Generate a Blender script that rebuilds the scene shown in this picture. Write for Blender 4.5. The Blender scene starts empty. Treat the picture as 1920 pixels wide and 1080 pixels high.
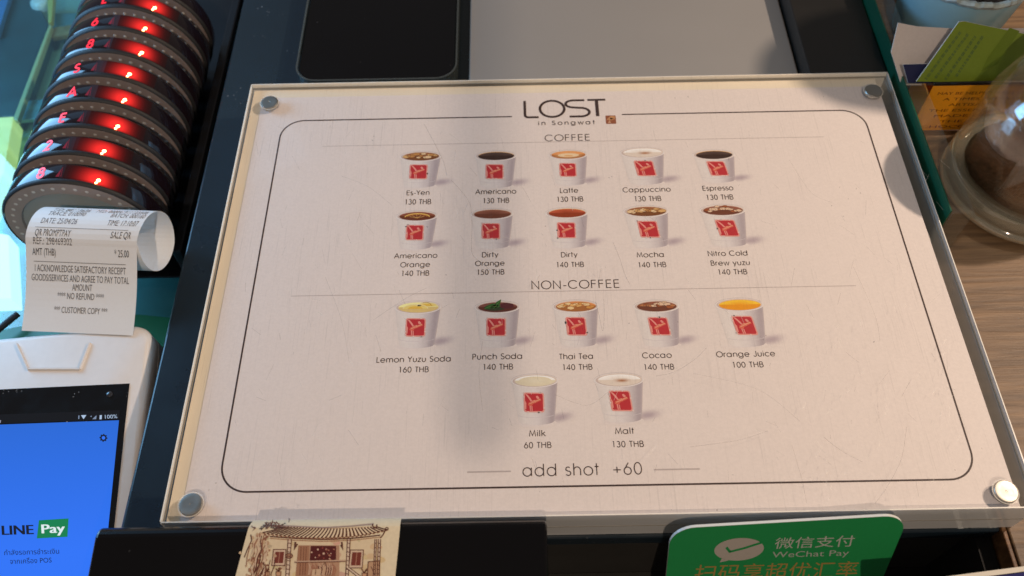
import bpy, bmesh, math, random
from mathutils import Vector, Matrix
random.seed(7)
S = bpy.context.scene
COL = S.collection
R_ = math.radians

# ------------------------------------------------------------------ camera
CAM = Vector((-0.02778705, -0.20601595, 0.29818263))
RW = Matrix(((0.9998237529348383, -0.013604256615717522, -0.012937823202897495),
             (-0.018455413867282066, -0.8386271684938488, -0.5443931207895425),
             (-0.0034439463240677017, 0.5445359459814603, -0.8387304351028364)))
FPX = 1640.0
cam_d = bpy.data.cameras.new('camera')
cam = bpy.data.objects.new('camera', cam_d)
COL.objects.link(cam)
rb = Matrix(((1, 0, 0), (0, -1, 0), (0, 0, -1))) @ RW
cam.matrix_world = Matrix.Translation(CAM) @ rb.transposed().to_4x4()
cam_d.sensor_width = 36.0
cam_d.lens = 36.0 * FPX / 1920.0
cam_d.clip_start = 0.01
cam_d.clip_end = 20.0
cam_d.dof.use_dof = True
cam_d.dof.focus_distance = 0.345
cam_d.dof.aperture_fstop = 13.0
S.camera = cam

# ------------------------------------------------------------------ world and lamps
W = bpy.data.worlds.new('World')
S.world = W
W.use_nodes = True
bg = W.node_tree.nodes['Background']
bg.inputs[0].default_value = (0.92, 0.84, 0.78, 1)
bg.inputs[1].default_value = 0.14
S.view_settings.view_transform = 'Standard'
S.view_settings.look = 'None'
S.view_settings.exposure = 0.0
S.view_settings.gamma = 1.0
S.view_settings.use_curve_mapping = False


def lamp(name, kind, loc, power, color, radius=0.02, target=None, size=None):
    d = bpy.data.lights.new(name, kind)
    d.energy = power
    d.color = color
    if kind == 'AREA':
        d.shape = 'RECTANGLE'
        d.size, d.size_y = size
    else:
        d.shadow_soft_size = radius
    o = bpy.data.objects.new(name, d)
    o.location = loc
    if target is not None:
        o.rotation_euler = (Vector(target) - Vector(loc)).to_track_quat('-Z', 'Y').to_euler()
    COL.objects.link(o)
    return o


lamp('side_lamp', 'POINT', (0.60, 0.14, 0.57), 19.7, (1.0, 0.78, 0.60), 0.008)
lamp('front_lamp', 'POINT', (-0.036, -0.84, 1.00), 19.8, (1.0, 0.79, 0.61), 0.011)
lamp('display_glow', 'AREA', (-0.46, 0.16, 0.11), 1.45, (0.26, 0.60, 1.0), target=(-0.22, 0.02, 0.0), size=(0.20, 0.20))
lamp('blue_sheen_fill', 'AREA', (-0.90, 1.3, 1.0), 0.8, (0.28, 0.62, 1.0), target=(-0.2, 0.0, 0.0), size=(0.6, 0.8))  # added cool area light, gives the tray top its blue sheen


# ------------------------------------------------------------------ helpers
def at(px, py, z=0.0):
    """the point of the horizontal plane at height z seen at photo pixel px, py"""
    d = RW.transposed() @ Vector(((px - 960) / FPX, (py - 540) / FPX, 1.0))
    return CAM + d * ((z - CAM.z) / d.z)


def at_plane(px, py, p0, n):
    d = RW.transposed() @ Vector(((px - 960) / FPX, (py - 540) / FPX, 1.0))
    n = Vector(n)
    return CAM + d * ((Vector(p0) - CAM).dot(n) / d.dot(n))


def lin(c):
    return tuple((x / 12.92 if x <= 0.04045 else ((x + 0.055) / 1.055) ** 2.4) for x in c)


def rgb(r, g, b):
    return lin((r / 255.0, g / 255.0, b / 255.0))


def nodes(m):
    m.use_nodes = True
    return m.node_tree.nodes, m.node_tree.links


def mat(name, col, rough=0.5, metal=0.0, spec=0.5, vary=0.0, vscale=60.0, bump=0.0, bscale=300.0, coat=0.0,
        emit=None, estr=0.0, rvary=0.0, stretch=None):
    m = bpy.data.materials.new(name)
    n, l = nodes(m)
    b = n['Principled BSDF']
    b.inputs['Base Color'].default_value = (*col, 1)
    b.inputs['Roughness'].default_value = rough
    b.inputs['Metallic'].default_value = metal
    b.inputs['Specular IOR Level'].default_value = spec
    b.inputs['Coat Weight'].default_value = coat
    b.inputs['Coat Roughness'].default_value = 0.05
    if emit:
        b.inputs['Emission Color'].default_value = (*emit, 1)
        b.inputs['Emission Strength'].default_value = estr
    if vary or bump or rvary:
        tc = n.new('ShaderNodeTexCoord')
        mp = n.new('ShaderNodeMapping')
        l.new(tc.outputs['Object'], mp.inputs[0])
        if stretch:
            mp.inputs['Scale'].default_value = stretch
        nz = n.new('ShaderNodeTexNoise')
        nz.inputs['Scale'].default_value = vscale
        nz.inputs['Detail'].default_value = 6
        l.new(mp.outputs[0], nz.inputs['Vector'])
        if vary:
            mr = n.new('ShaderNodeMapRange')
            mr.inputs[1].default_value = 0.3
            mr.inputs[2].default_value = 0.7
            mr.inputs[3].default_value = 1 - vary
            mr.inputs[4].default_value = 1 + vary
            l.new(nz.outputs['Fac'], mr.inputs[0])
            mx = n.new('ShaderNodeVectorMath')
            mx.operation = 'SCALE'
            mx.inputs[0].default_value = col
            l.new(mr.outputs[0], mx.inputs['Scale'])
            l.new(mx.outputs[0], b.inputs['Base Color'])
        if rvary:
            mr = n.new('ShaderNodeMapRange')
            mr.inputs[1].default_value = 0.35
            mr.inputs[2].default_value = 0.65
            mr.inputs[3].default_value = max(0.02, rough - rvary)
            mr.inputs[4].default_value = rough + rvary
            l.new(nz.outputs['Fac'], mr.inputs[0])
            l.new(mr.outputs[0], b.inputs['Roughness'])
        if bump:
            n2 = n.new('ShaderNodeTexNoise')
            n2.inputs['Scale'].default_value = bscale
            n2.inputs['Detail'].default_value = 4
            l.new(mp.outputs[0], n2.inputs['Vector'])
            bp = n.new('ShaderNodeBump')
            bp.inputs['Strength'].default_value = bump
            bp.inputs['Distance'].default_value = 0.0005
            l.new(n2.outputs['Fac'], bp.inputs['Height'])
            l.new(bp.outputs[0], b.inputs['Normal'])
    return m


def dust(m, scale=420.0, size=.16, amount=.5, col=(.30, .31, .32)):
    """sparse specks of dust lying on a dark glossy surface"""
    n, l = m.node_tree.nodes, m.node_tree.links
    b = n['Principled BSDF']
    tc = n.new('ShaderNodeTexCoord')
    vo = n.new('ShaderNodeTexVoronoi')
    vo.inputs['Scale'].default_value = scale
    l.new(tc.outputs['Object'], vo.inputs['Vector'])
    lt = n.new('ShaderNodeMath')
    lt.operation = 'LESS_THAN'
    lt.inputs[1].default_value = size
    l.new(vo.outputs['Distance'], lt.inputs[0])
    wn = n.new('ShaderNodeTexNoise')
    wn.inputs['Scale'].default_value = scale * .21
    wn.inputs['Detail'].default_value = 3
    l.new(tc.outputs['Object'], wn.inputs['Vector'])
    gt = n.new('ShaderNodeMapRange')
    gt.inputs[1].default_value = .58
    gt.inputs[2].default_value = .70
    gt.inputs[4].default_value = amount
    l.new(wn.outputs['Fac'], gt.inputs[0])
    mu = n.new('ShaderNodeMath')
    mu.operation = 'MULTIPLY'
    l.new(lt.outputs[0], mu.inputs[0])
    l.new(gt.outputs[0], mu.inputs[1])
    mx = n.new('ShaderNodeMix')
    mx.data_type = 'RGBA'
    mx.inputs[6].default_value = b.inputs['Base Color'].default_value
    mx.inputs[7].default_value = (*col, 1)
    l.new(mu.outputs[0], mx.inputs[0])
    l.new(mx.outputs[2], b.inputs['Base Color'])
    return m


def ink_mat(name, rough=0.55, emit=0.0, spec=0.3, noise=0.04):
    """a printed or lit surface whose colours come from the mesh's own colour layer"""
    m = bpy.data.materials.new(name)
    n, l = nodes(m)
    b = n['Principled BSDF']
    a = n.new('ShaderNodeVertexColor')
    a.layer_name = 'ink'
    b.inputs['Roughness'].default_value = rough
    b.inputs['Specular IOR Level'].default_value = spec
    if emit:
        b.inputs['Base Color'].default_value = (0.01, 0.01, 0.01, 1)
        l.new(a.outputs['Color'], b.inputs['Emission Color'])
        b.inputs['Emission Strength'].default_value = emit
    else:
        tc = n.new('ShaderNodeTexCoord')
        nz = n.new('ShaderNodeTexNoise')
        nz.inputs['Scale'].default_value = 900
        nz.inputs['Detail'].default_value = 3
        l.new(tc.outputs['Object'], nz.inputs['Vector'])
        mr = n.new('ShaderNodeMapRange')
        mr.inputs[3].default_value = 1 - noise * 2
        mr.inputs[4].default_value = 1 + noise * 2
        l.new(nz.outputs['Fac'], mr.inputs[0])
        mx = n.new('ShaderNodeVectorMath')
        mx.operation = 'SCALE'
        l.new(a.outputs['Color'], mx.inputs[0])
        l.new(mr.outputs[0], mx.inputs['Scale'])
        l.new(mx.outputs[0], b.inputs['Base Color'])
    return m


def acrylic_mat(name, scratches=0.0, tint=(0.985, 0.99, 0.985), rough=0.03):
    """clear sheet: lets light through, mirrors by angle, and carries fine scratches"""
    m = bpy.data.materials.new(name)
    n, l = nodes(m)
    n.remove(n['Principled BSDF'])
    out = n['Material Output']
    tr = n.new('ShaderNodeBsdfTransparent')
    tr.inputs[0].default_value = (*tint, 1)
    gl = n.new('ShaderNodeBsdfGlossy')
    gl.inputs['Roughness'].default_value = rough
    fr = n.new('ShaderNodeFresnel')
    ge = n.new('ShaderNodeNewGeometry')
    ir = n.new('ShaderNodeMapRange')
    ir.inputs[3].default_value = 1.45
    ir.inputs[4].default_value = 1 / 1.45
    l.new(ge.outputs['Backfacing'], ir.inputs[0])
    l.new(ir.outputs[0], fr.inputs['IOR'])
    mx = n.new('ShaderNodeMixShader')
    l.new(fr.outputs[0], mx.inputs[0])
    l.new(tr.outputs[0], mx.inputs[1])
    l.new(gl.outputs[0], mx.inputs[2])
    last = mx.outputs[0]
    if scratches:
        tc = n.new('ShaderNodeTexCoord')
        acc = None
        for (rot, sc, sx, thr, amp) in ((8, 1, 46, 0.735, 1.0), (-24, 1, 38, 0.75, 0.8), (67, 1, 42, 0.77, 0.6), (2, 1, 90, 0.72, 0.5)):
            mp = n.new('ShaderNodeMapping')
            mp.inputs['Rotation'].default_value = (0, 0, R_(rot))
            mp.inputs['Scale'].default_value = (sx * 34, 34, 1)
            mp.inputs['Location'].default_value = (rot, rot * 3, 0)
            l.new(tc.outputs['Object'], mp.inputs[0])
            nz = n.new('ShaderNodeTexNoise')
            nz.inputs['Scale'].default_value = 1.0
            nz.inputs['Detail'].default_value = 1.0
            nz.inputs['Roughness'].default_value = 0.4
            l.new(mp.outputs[0], nz.inputs['Vector'])
            mr = n.new('ShaderNodeMapRange')
            mr.inputs[1].default_value = thr - 0.10
            mr.inputs[2].default_value = thr + 0.02
            mr.inputs[4].default_value = amp
            l.new(nz.outputs['Fac'], mr.inputs[0])
            if acc is None:
                acc = mr.outputs[0]
            else:
                mm = n.new('ShaderNodeMath')
                mm.operation = 'MAXIMUM'
                l.new(acc, mm.inputs[0])
                l.new(mr.outputs[0], mm.inputs[1])
                acc = mm.outputs[0]
        # wear comes in patches
        pz = n.new('ShaderNodeTexNoise')
        pz.inputs['Scale'].default_value = 22
        pz.inputs['Detail'].default_value = 3
        l.new(tc.outputs['Object'], pz.inputs['Vector'])
        pr = n.new('ShaderNodeMapRange')
        pr.inputs[1].default_value = 0.38
        pr.inputs[2].default_value = 0.66
        pr.inputs[3].default_value = 0.15
        l.new(pz.outputs['Fac'], pr.inputs[0])
        mu = n.new('ShaderNodeMath')
        mu.operation = 'MULTIPLY'
        l.new(acc, mu.inputs[0])
        l.new(pr.outputs[0], mu.inputs[1])
        m2 = n.new('ShaderNodeMath')
        m2.operation = 'MULTIPLY'
        m2.inputs[1].default_value = scratches
        l.new(mu.outputs[0], m2.inputs[0])
        df = n.new('ShaderNodeBsdfDiffuse')
        df.inputs[0].default_value = (0.22, 0.21, 0.20, 1)
        m3 = n.new('ShaderNodeMixShader')
        l.new(m2.outputs[0], m3.inputs[0])
        l.new(last, m3.inputs[1])
        l.new(df.outputs[0], m3.inputs[2])
        last = m3.outputs[0]
    l.new(last, out.inputs[0])
    return m


def mix_mat(name, parts):
    """frosted edges: parts = [(kind, colour, rough, weight)]"""
    m = bpy.data.materials.new(name)
    n, l = nodes(m)
    n.remove(n['Principled BSDF'])
    last, tot = None, 0.0
    for kind, c, r, w in parts:
        s = n.new('ShaderNodeBsdf' + kind)
        s.inputs[0].default_value = (*c, 1)
        if 'Roughness' in s.inputs and kind != 'Diffuse':
            s.inputs['Roughness'].default_value = r
        if kind == 'Glass':
            s.inputs['IOR'].default_value = 1.46
        tot += w
        if last is None:
            last = s.outputs[0]
        else:
            mx = n.new('ShaderNodeMixShader')
            mx.inputs[0].default_value = w / tot
            l.new(last, mx.inputs[1])
            l.new(s.outputs[0], mx.inputs[2])
            last = mx.outputs[0]
    l.new(last, n['Material Output'].inputs[0])
    return m


class MB:
    """collects polygons and links them as ONE mesh object"""

    def __init__(self):
        self.v, self.f, self.mi, self.fc = [], [], [], []

    def poly(self, pts, mi=0, col=None):
        i = len(self.v)
        self.v += [tuple(p) for p in pts]
        self.f.append(list(range(i, i + len(pts))))
        self.mi.append(mi)
        self.fc.append(col)

    def raw(self, vs, fs, mi=0, col=None):
        i = len(self.v)
        self.v += [tuple(p) for p in vs]
        for f in fs:
            self.f.append([i + k for k in f])
            self.mi.append(mi)
            self.fc.append(col)

    def box(self, x0, x1, y0, y1, z0, z1, mi=0, col=None):
        vs = [(x, y, z) for z in (z0, z1) for y in (y0, y1) for x in (x0, x1)]
        self.raw(vs, [(0, 2, 3, 1), (4, 5, 7, 6), (0, 1, 5, 4), (2, 6, 7, 3), (0, 4, 6, 2), (1, 3, 7, 5)], mi, col)

    def prism(self, outline, z0, z1, mi=0, col=None):
        """outline: list of (x, y) counter-clockwise"""
        n = len(outline)
        vs = [(x, y, z0) for x, y in outline] + [(x, y, z1) for x, y in outline]
        fs = [list(range(n))[::-1], list(range(n, 2 * n))]
        fs += [(i, (i + 1) % n, n + (i + 1) % n, n + i) for i in range(n)]
        self.raw(vs, fs, mi, col)

    def lathe(self, prof, n=64, mi=0, axis='z', c=(0, 0, 0), closed=False, jig=None):
        vs, fs = [], []
        m = len(prof)
        for i in range(n):
            a = 2 * math.pi * i / n
            for j, (r, h) in enumerate(prof):
                if jig:
                    r, h = jig(a, j, r, h)
                if axis == 'z':
                    vs.append((c[0] + r * math.cos(a), c[1] + r * math.sin(a), c[2] + h))
                else:
                    vs.append((c[0] + r * math.cos(a), c[1] + h, c[2] + r * math.sin(a)))
        for i in range(n):
            k = (i + 1) % n
            for j in range(m - 1 + (1 if closed else 0)):
                q = (j + 1) % m
                f = (i * m + j, k * m + j, k * m + q, i * m + q)
                fs.append(f if axis == 'z' else f[::-1])
        self.raw(vs, fs, mi)

    def build(self, name, mats, parent=None, smooth=False, bevel=0.0, seg=2, ink=False, weld=False, fixn=False, autos=None):
        me = bpy.data.meshes.new(name)
        me.from_pydata(self.v, [], self.f)
        for m in (mats if isinstance(mats, (list, tuple)) else [mats]):
            me.materials.append(m)
        me.polygons.foreach_set('material_index', self.mi)
        if ink:
            ca = me.color_attributes.new('ink', 'FLOAT_COLOR', 'CORNER')
            data = []
            for f, c in zip(self.f, self.fc):
                if c is None:
                    c = (0.8, 0.8, 0.8)
                if isinstance(c[0], (tuple, list)):
                    for q in c:
                        data += [q[0], q[1], q[2], 1.0]
                else:
                    data += [c[0], c[1], c[2], 1.0] * len(f)
            ca.data.foreach_set('color', data)
        if weld or fixn:
            bm = bmesh.new()
            bm.from_mesh(me)
            if weld:
                bmesh.ops.remove_doubles(bm, verts=bm.verts, dist=1e-6)
            if fixn:
                bmesh.ops.recalc_face_normals(bm, faces=bm.faces)
            bm.to_mesh(me)
            bm.free()
        if smooth:
            me.polygons.foreach_set('use_smooth', [True] * len(me.polygons))
            if autos:
                me.set_sharp_from_angle(angle=R_(autos))
        me.update()
        o = bpy.data.objects.new(name, me)
        COL.objects.link(o)
        if parent:
            o.parent = parent
        if bevel:
            bv = o.modifiers.new('bevel', 'BEVEL')
            bv.width = bevel
            bv.segments = seg
            bv.limit_method = 'ANGLE'
            bv.angle_limit = R_(40)
        return o


def tag(o, label, cat, group=None):
    o['label'] = label
    o['category'] = cat
    if group:
        o['group'] = group
    return o


def thing(name, label, cat, group=None, loc=(0, 0, 0)):
    o = bpy.data.objects.new(name, None)
    o.empty_display_size = 0.02
    o.location = loc
    COL.objects.link(o)
    return tag(o, label, cat, group)


def rrect(x0, x1, y0, y1, r, n=8):
    pts = []
    for cx, cy, a0 in ((x1 - r, y1 - r, 0), (x0 + r, y1 - r, 90), (x0 + r, y0 + r, 180), (x1 - r, y0 + r, 270)):
        for i in range(n + 1):
            a = R_(a0 + 90 * i / n)
            pts.append((cx + r * math.cos(a), cy + r * math.sin(a)))
    return pts


# ---- lettering: a thin round stroke alphabet, unit = cap height
def arc(cx, cy, rx, ry, a0, a1, n=18):
    return [(cx + rx * math.cos(R_(a0 + (a1 - a0) * i / n)), cy + ry * math.sin(R_(a0 + (a1 - a0) * i / n))) for i in range(n + 1)]


def _bowl(cx):
    return arc(cx, .36, .33, .36, 0, 360, 26)


GL = {
    'a': (.83, [_bowl(.36), [(.69, .72), (.69, 0)]]),
    'b': (.83, [_bowl(.41), [(.08, 1.03), (.08, 0)]]),
    'c': (.70, [arc(.38, .36, .33, .36, 42, 318)]),
    'd': (.83, [_bowl(.36), [(.69, 1.03), (.69, 0)]]),
    'e': (.78, [arc(.37, .36, .33, .36, 0, 322, 24), [(.04, .36), (.70, .36)]]),
    'f': (.36, [[(.14, 0), (.14, .80)] + arc(.31, .82, .17, .20, 175, 80, 6), [(0, .72), (.30, .72)]]),
    'g': (.83, [_bowl(.36), [(.69, .72), (.69, .0)] + arc(.38, -.02, .31, .26, 0, -165, 12)]),
    'h': (.70, [[(.08, 1.03), (.08, 0)], [(.08, .40)] + arc(.34, .42, .26, .30, 180, 0, 12) + [(.60, 0)]]),
    'i': (.20, [[(.09, .72), (.09, 0)], [(.09, .90), (.09, 1.0)]]),
    'k': (.62, [[(.08, 1.03), (.08, 0)], [(.52, .72), (.10, .32)], [(.22, .44), (.58, 0)]]),
    'l': (.20, [[(.09, 1.03), (.09, 0)]]),
    'm': (1.12, [[(.08, .72), (.08, 0)], [(.08, .42)] + arc(.31, .45, .23, .27, 180, 0, 10) + [(.54, 0)],
                 [(.54, .42)] + arc(.78, .45, .24, .27, 180, 0, 10) + [(1.02, 0)]]),
    'n': (.70, [[(.08, .72), (.08, 0)], [(.08, .40)] + arc(.34, .42, .26, .30, 180, 0, 12) + [(.60, 0)]]),
    'o': (.78, [arc(.39, .36, .34, .36, 0, 360, 26)]),
    'p': (.83, [_bowl(.41), [(.08, .72), (.08, -.28)]]),
    'r': (.38, [[(.08, .72), (.08, 0)], [(.08, .42)] + arc(.30, .44, .22, .28, 180, 75, 8)]),
    's': (.48, [arc(.23, .53, .17, .19, 40, 200, 9) + [(.22, .37)] + arc(.24, .19, .19, .19, 60, -150, 11)]),
    't': (.36, [[(.15, 1.0), (.15, 0)], [(0, .72), (.31, .72)]]),
    'u': (.68, [[(.08, .72), (.08, .30)] + arc(.33, .29, .25, .29, 180, 360, 12) + [(.58, .72)]]),
    'v': (.62, [[(.02, .72), (.30, 0), (.58, .72)]]),
    'w': (.92, [[(.02, .72), (.23, 0), (.45, .70), (.67, 0), (.89, .72)]]),
    'y': (.62, [[(.02, .72), (.30, .04)], [(.58, .72), (.18, -.28)]]),
    'z': (.50, [[(.03, .70), (.43, .70), (.04, .02), (.46, .02)]]),
    'A': (.86, [[(.02, 0), (.42, 1.0), (.82, 0)], [(.15, .34), (.69, .34)]]),
    'B': (.66, [[(.08, 0), (.08, 1)], [(.08, 1), (.30, 1)] + arc(.32, .77, .20, .23, 85, -85, 10) + [(.08, .54)],
                [(.08, .54), (.34, .54)] + arc(.34, .27, .24, .27, 85, -85, 10) + [(.08, 0)]]),
    'C': (.92, [arc(.49, .5, .45, .5, 42, 318, 26)]),
    'D': (.80, [[(.08, 0), (.08, 1)], [(.08, 1), (.28, 1)] + arc(.28, .5, .46, .5, 90, -90, 20) + [(.08, 0)]]),
    'E': (.62, [[(.08, 0), (.08, 1)], [(.08, .98), (.54, .98)], [(.08, .55), (.52, .55)], [(.08, .02), (.54, .02)]]),
    'F': (.58, [[(.08, 0), (.08, 1)], [(.08, .98), (.50, .98)], [(.08, .54), (.48, .54)]]),
    'H': (.76, [[(.08, 0), (.08, 1)], [(.66, 0), (.66, 1)], [(.08, .55), (.66, .55)]]),
    'J': (.52, [[(.42, 1), (.42, .24)] + arc(.23, .22, .19, .22, 0, -170, 12)]),
    'L': (.52, [[(.08, 1), (.08, .02), (.48, .02)]]),
    'M': (.98, [[(.06, 0), (.18, 1), (.48, .12), (.78, 1), (.90, 0)]]),
    'N': (.82, [[(.08, 0), (.08, 1), (.72, 0), (.72, 1)]]),
    'O': (.98, [arc(.49, .5, .45, .5, 0, 360, 32)]),
    'P': (.62, [[(.08, 0), (.08, 1)], [(.08, 1), (.30, 1)] + arc(.30, .74, .24, .26, 85, -85, 10) + [(.08, .48)]]),
    'S': (.58, [arc(.28, .75, .21, .25, 35, 210, 10) + [(.30, .49)] + arc(.27, .25, .24, .25, 60, -155, 12)]),
    'T': (.52, [[(.25, 0), (.25, 1)], [(0, .98), (.50, .98)]]),
    'Y': (.66, [[(.02, 1), (.31, .48), (.60, 1)], [(.31, .48), (.31, 0)]]),
    '0': (.62, [arc(.30, .5, .25, .5, 0, 360, 24)]),
    '1': (.62, [[(.20, .98), (.34, .98), (.34, 0)]]),
    '2': (.62, [arc(.29, .74, .22, .26, 165, -30, 12) + [(.05, .02), (.54, .02)]]),
    '3': (.62, [arc(.28, .77, .19, .23, 150, -80, 12), arc(.28, .27, .24, .27, 85, -155, 14)]),
    '4': (.62, [[(.44, 0), (.44, 1), (.03, .26), (.58, .26)]]),
    '5': (.62, [[(.50, .98), (.20, .98), (.14, .56)] + arc(.27, .32, .25, .32, 110, -150, 14)]),
    '6': (.62, [[(.38, 1.0), (.10, .46)], arc(.30, .31, .25, .31, 0, 360, 22)]),
    '8': (.62, [arc(.30, .76, .20, .24, 0, 360, 20), arc(.30, .27, .25, .27, 0, 360, 22)]),
    '-': (.40, [[(.06, .36), (.34, .36)]]),
    '+': (.66, [[(.06, .40), (.58, .40)], [(.32, .14), (.32, .66)]]),
    ' ': (.36, []),
}


def ribbon(pts, w):
    """quads along a polyline of width w, mitred; pts are 2D"""
    P = [Vector(p) for p in pts]
    Q = [P[0]]
    for p in P[1:]:
        if (p - Q[-1]).length > 1e-7:
            Q.append(p)
    P = Q
    if len(P) < 2:
        return []
    closed = len(P) > 3 and (P[0] - P[-1]).length < 1e-6
    if closed:
        P = P[:-1]
    n = len(P)
    L, Rr = [], []
    for i in range(n):
        a = P[(i - 1) % n] if (closed or i > 0) else None
        b = P[(i + 1) % n] if (closed or i < n - 1) else None
        t1 = (P[i] - a).normalized() if a is not None else None
        t2 = (b - P[i]).normalized() if b is not None else None
        if t1 is None:
            t1 = t2
        if t2 is None:
            t2 = t1
        t = (t1 + t2)
        if t.length < 1e-6:
            t = t2
        t.normalize()
        nn = Vector((-t.y, t.x))
        k = max(0.45, nn.dot(Vector((-t2.y, t2.x))))
        L.append(P[i] + nn * (w / 2 / k))
        Rr.append(P[i] - nn * (w / 2 / k))
    out = []
    for i in range(n if closed else n - 1):
        j = (i + 1) % n
        out.append([L[i], Rr[i], Rr[j], L[j]])
    return out


def stroke_text(s, track=0.10):
    """(width, [polyline]) in cap heights"""
    x, out = 0.0, []
    for ch in s:
        adv, st = GL.get(ch, (.5, []))
        for p in st:
            out.append([(x + q[0], q[1]) for q in p])
        x += adv + track
    return max(x - track, .01), out


_fc = {}


def font_polys(s):
    """outline lettering as triangles in cap heights, (width, verts, faces)"""
    if s not in _fc:
        c = bpy.data.curves.new('lettering', 'FONT')
        c.body = s
        c.resolution_u = 3
        o = bpy.data.objects.new('lettering', c)
        COL.objects.link(o)
        bpy.context.view_layer.update()
        me = bpy.data.meshes.new_from_object(o.evaluated_get(bpy.context.evaluated_depsgraph_get()))
        vs = [(v.co.x, v.co.y) for v in me.vertices]
        fs = [list(p.vertices) for p in me.polygons]
        bpy.data.objects.remove(o)
        bpy.data.curves.remove(c)
        bpy.data.meshes.remove(me)
        x0 = min(v[0] for v in vs)
        x1 = max(v[0] for v in vs)
        vs = [((x - x0) / .73, y / .73) for x, y in vs]
        _fc[s] = ((x1 - x0) / .73, vs, fs)
    return _fc[s]


# ------------------------------------------------------------------ materials
M_ac_top = acrylic_mat('scratched_clear_acrylic', scratches=0.16)
M_ac = acrylic_mat('clear_acrylic')
M_edge = mix_mat('lit_acrylic_edge', [('Diffuse', (.95, .91, .82), 0, .86), ('Translucent', (.92, .90, .85), 0, .06), ('Glossy', (.9, .9, .9), .15, .08)])  # cream tone carries the light on the left and back walls
M_edge_shade = mix_mat('shaded_acrylic_edge', [('Diffuse', (.88, .88, .87), 0, .56), ('Translucent', (.85, .85, .82), 0, .06), ('Glossy', (.95, .95, .95), .06, .18), ('Transparent', (.93, .95, .95), 0, .20)])  # glassier, and greyer to put the front and right walls in shade
M_groove = mat('sheet_joint', (.30, .27, .22), .6)
M_ink = ink_mat('printed_paper')
M_wood = None


def wood_mat(name, base, dark):
    m = bpy.data.materials.new(name)
    n, l = nodes(m)
    b = n['Principled BSDF']
    tc = n.new('ShaderNodeTexCoord')
    mp = n.new('ShaderNodeMapping')
    mp.inputs['Rotation'].default_value = (0, 0, R_(-3))
    mp.inputs['Scale'].default_value = (7, 120, 60)
    l.new(tc.outputs['Object'], mp.inputs[0])
    nz = n.new('ShaderNodeTexNoise')
    nz.inputs['Scale'].default_value = 2.6
    nz.inputs['Detail'].default_value = 9
    nz.inputs['Roughness'].default_value = .68
    nz.inputs['Distortion'].default_value = .5
    l.new(mp.outputs[0], nz.inputs['Vector'])
    cr = n.new('ShaderNodeValToRGB')
    cr.color_ramp.elements[0].position = .36
    cr.color_ramp.elements[0].color = (*dark, 1)
    cr.color_ramp.elements[1].position = .66
    cr.color_ramp.elements[1].color = (*base, 1)
    l.new(nz.outputs['Fac'], cr.inputs[0])
    l.new(cr.outputs[0], b.inputs['Base Color'])
    b.inputs['Roughness'].default_value = .5
    bp = n.new('ShaderNodeBump')
    bp.inputs['Strength'].default_value = .5
    bp.inputs['Distance'].default_value = .0006
    l.new(nz.outputs['Fac'], bp.inputs['Height'])
    l.new(bp.outputs[0], b.inputs['Normal'])
    return m


M_wood = wood_mat('brown_laminate', (.215, .130, .066), (.10, .058, .030))
M_woodend = wood_mat('raw_wood_edge', (.26, .13, .055), (.12, .055, .022))
M_black = mat('black_laminate', (.012, .012, .014), .42, spec=.4, rvary=.08, vscale=25)
M_navy = mat('dark_glossy_laminate', (.010, .020, .030), .30, spec=.55, rvary=.06, vscale=30)
M_blackgloss = mat('glossy_black_vinyl', (.003, .0025, .003), .16, spec=.32, rvary=.05, vscale=20, bump=.05, bscale=60)
dust(M_navy, 330, .14, .45)
dust(M_blackgloss, 260, .10, .4)
dust(M_black, 300, .12, .3)
M_inner = mat('dark_grey_lining', (.035, .033, .030), .9, spec=.1, vary=.15, vscale=30)
M_chrome = mat('turned_aluminium', (.42, .40, .36), .45, metal=1.0, rvary=.06, vscale=200)
M_silver = mat('silver_anodised', (.40, .385, .37), .42, metal=.35, spec=.4, vary=.02, vscale=20)
M_dark = mat('matt_dark_void', (.008, .008, .009), .8)

# ================================================================== SETTING
ZB = -0.0215                     # what the menu block rests on
ZF = -0.0658                      # the lower deck on the left


def struct(o):
    o['kind'] = 'structure'
    return o


b = MB()
b.box(.1515, .9, -.40, .62, ZB - .018, ZB, 0)
o = struct(b.build('counter_top', [M_wood, M_woodend], bevel=.0006))
b = MB()
b.box(.1517, .1535, -.40, .30, ZB - .0175, ZB - .0012, 0)
# raw edge of the worktop is a strip just proud of the slab
be = MB()
be.box(.1496, .1513, -.40, .30, ZB - .0172, ZB - .0008, 0)
o = be.build('counter_edge', [M_woodend], bevel=.0004)
struct(o)

M_deck = mat('teal_glass_deck', (.10, .17, .18), .25, spec=.5, vary=.25, vscale=9)
b = MB()
b.box(-.9, .1494, -.5, .7, ZF - .09, ZF - .08, 0)
struct(b.build('lower_deck', [M_dark]))

# ================================================================== black tray below the menu
t = thing('black_tray', 'black open-fronted tray with a glossy navy-black top, lying under the clear menu block', 'tray')
b = MB()
b.box(-.1765, .1490, -.1085, .56, ZB - .0085, ZB - .0003, 0)
b.build('top_panel', M_navy, t, bevel=.0012, seg=3)
b = MB()
b.box(-.1763, -.1705, -.1070, .56, ZF - .08, ZB - .0087, 0)
b.build('side_panel', M_black, t)
b = MB()
b.box(.1430, .1488, -.34, .56, ZF - .0299, ZB - .0090, 0)
b.build('side_panel', M_dark, t)
b = MB()
b.box(-.1703, .1428, -.1060, -.1020, ZF - .03, ZB - .0087, 0)
b.build('front_panel', M_inner, t)
b = MB()
b.box(-.1703, .1428, -.40, -.1062, ZF - .03, ZF - .012, 0)
b.build('base_panel', M_inner, t)

# ================================================================== menu block
t = thing('menu_holder', 'clear acrylic block with corner magnets holding the white printed drinks menu', 'menu holder')
BX, BY = .153, .1072
ZJ = -.0120


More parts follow.
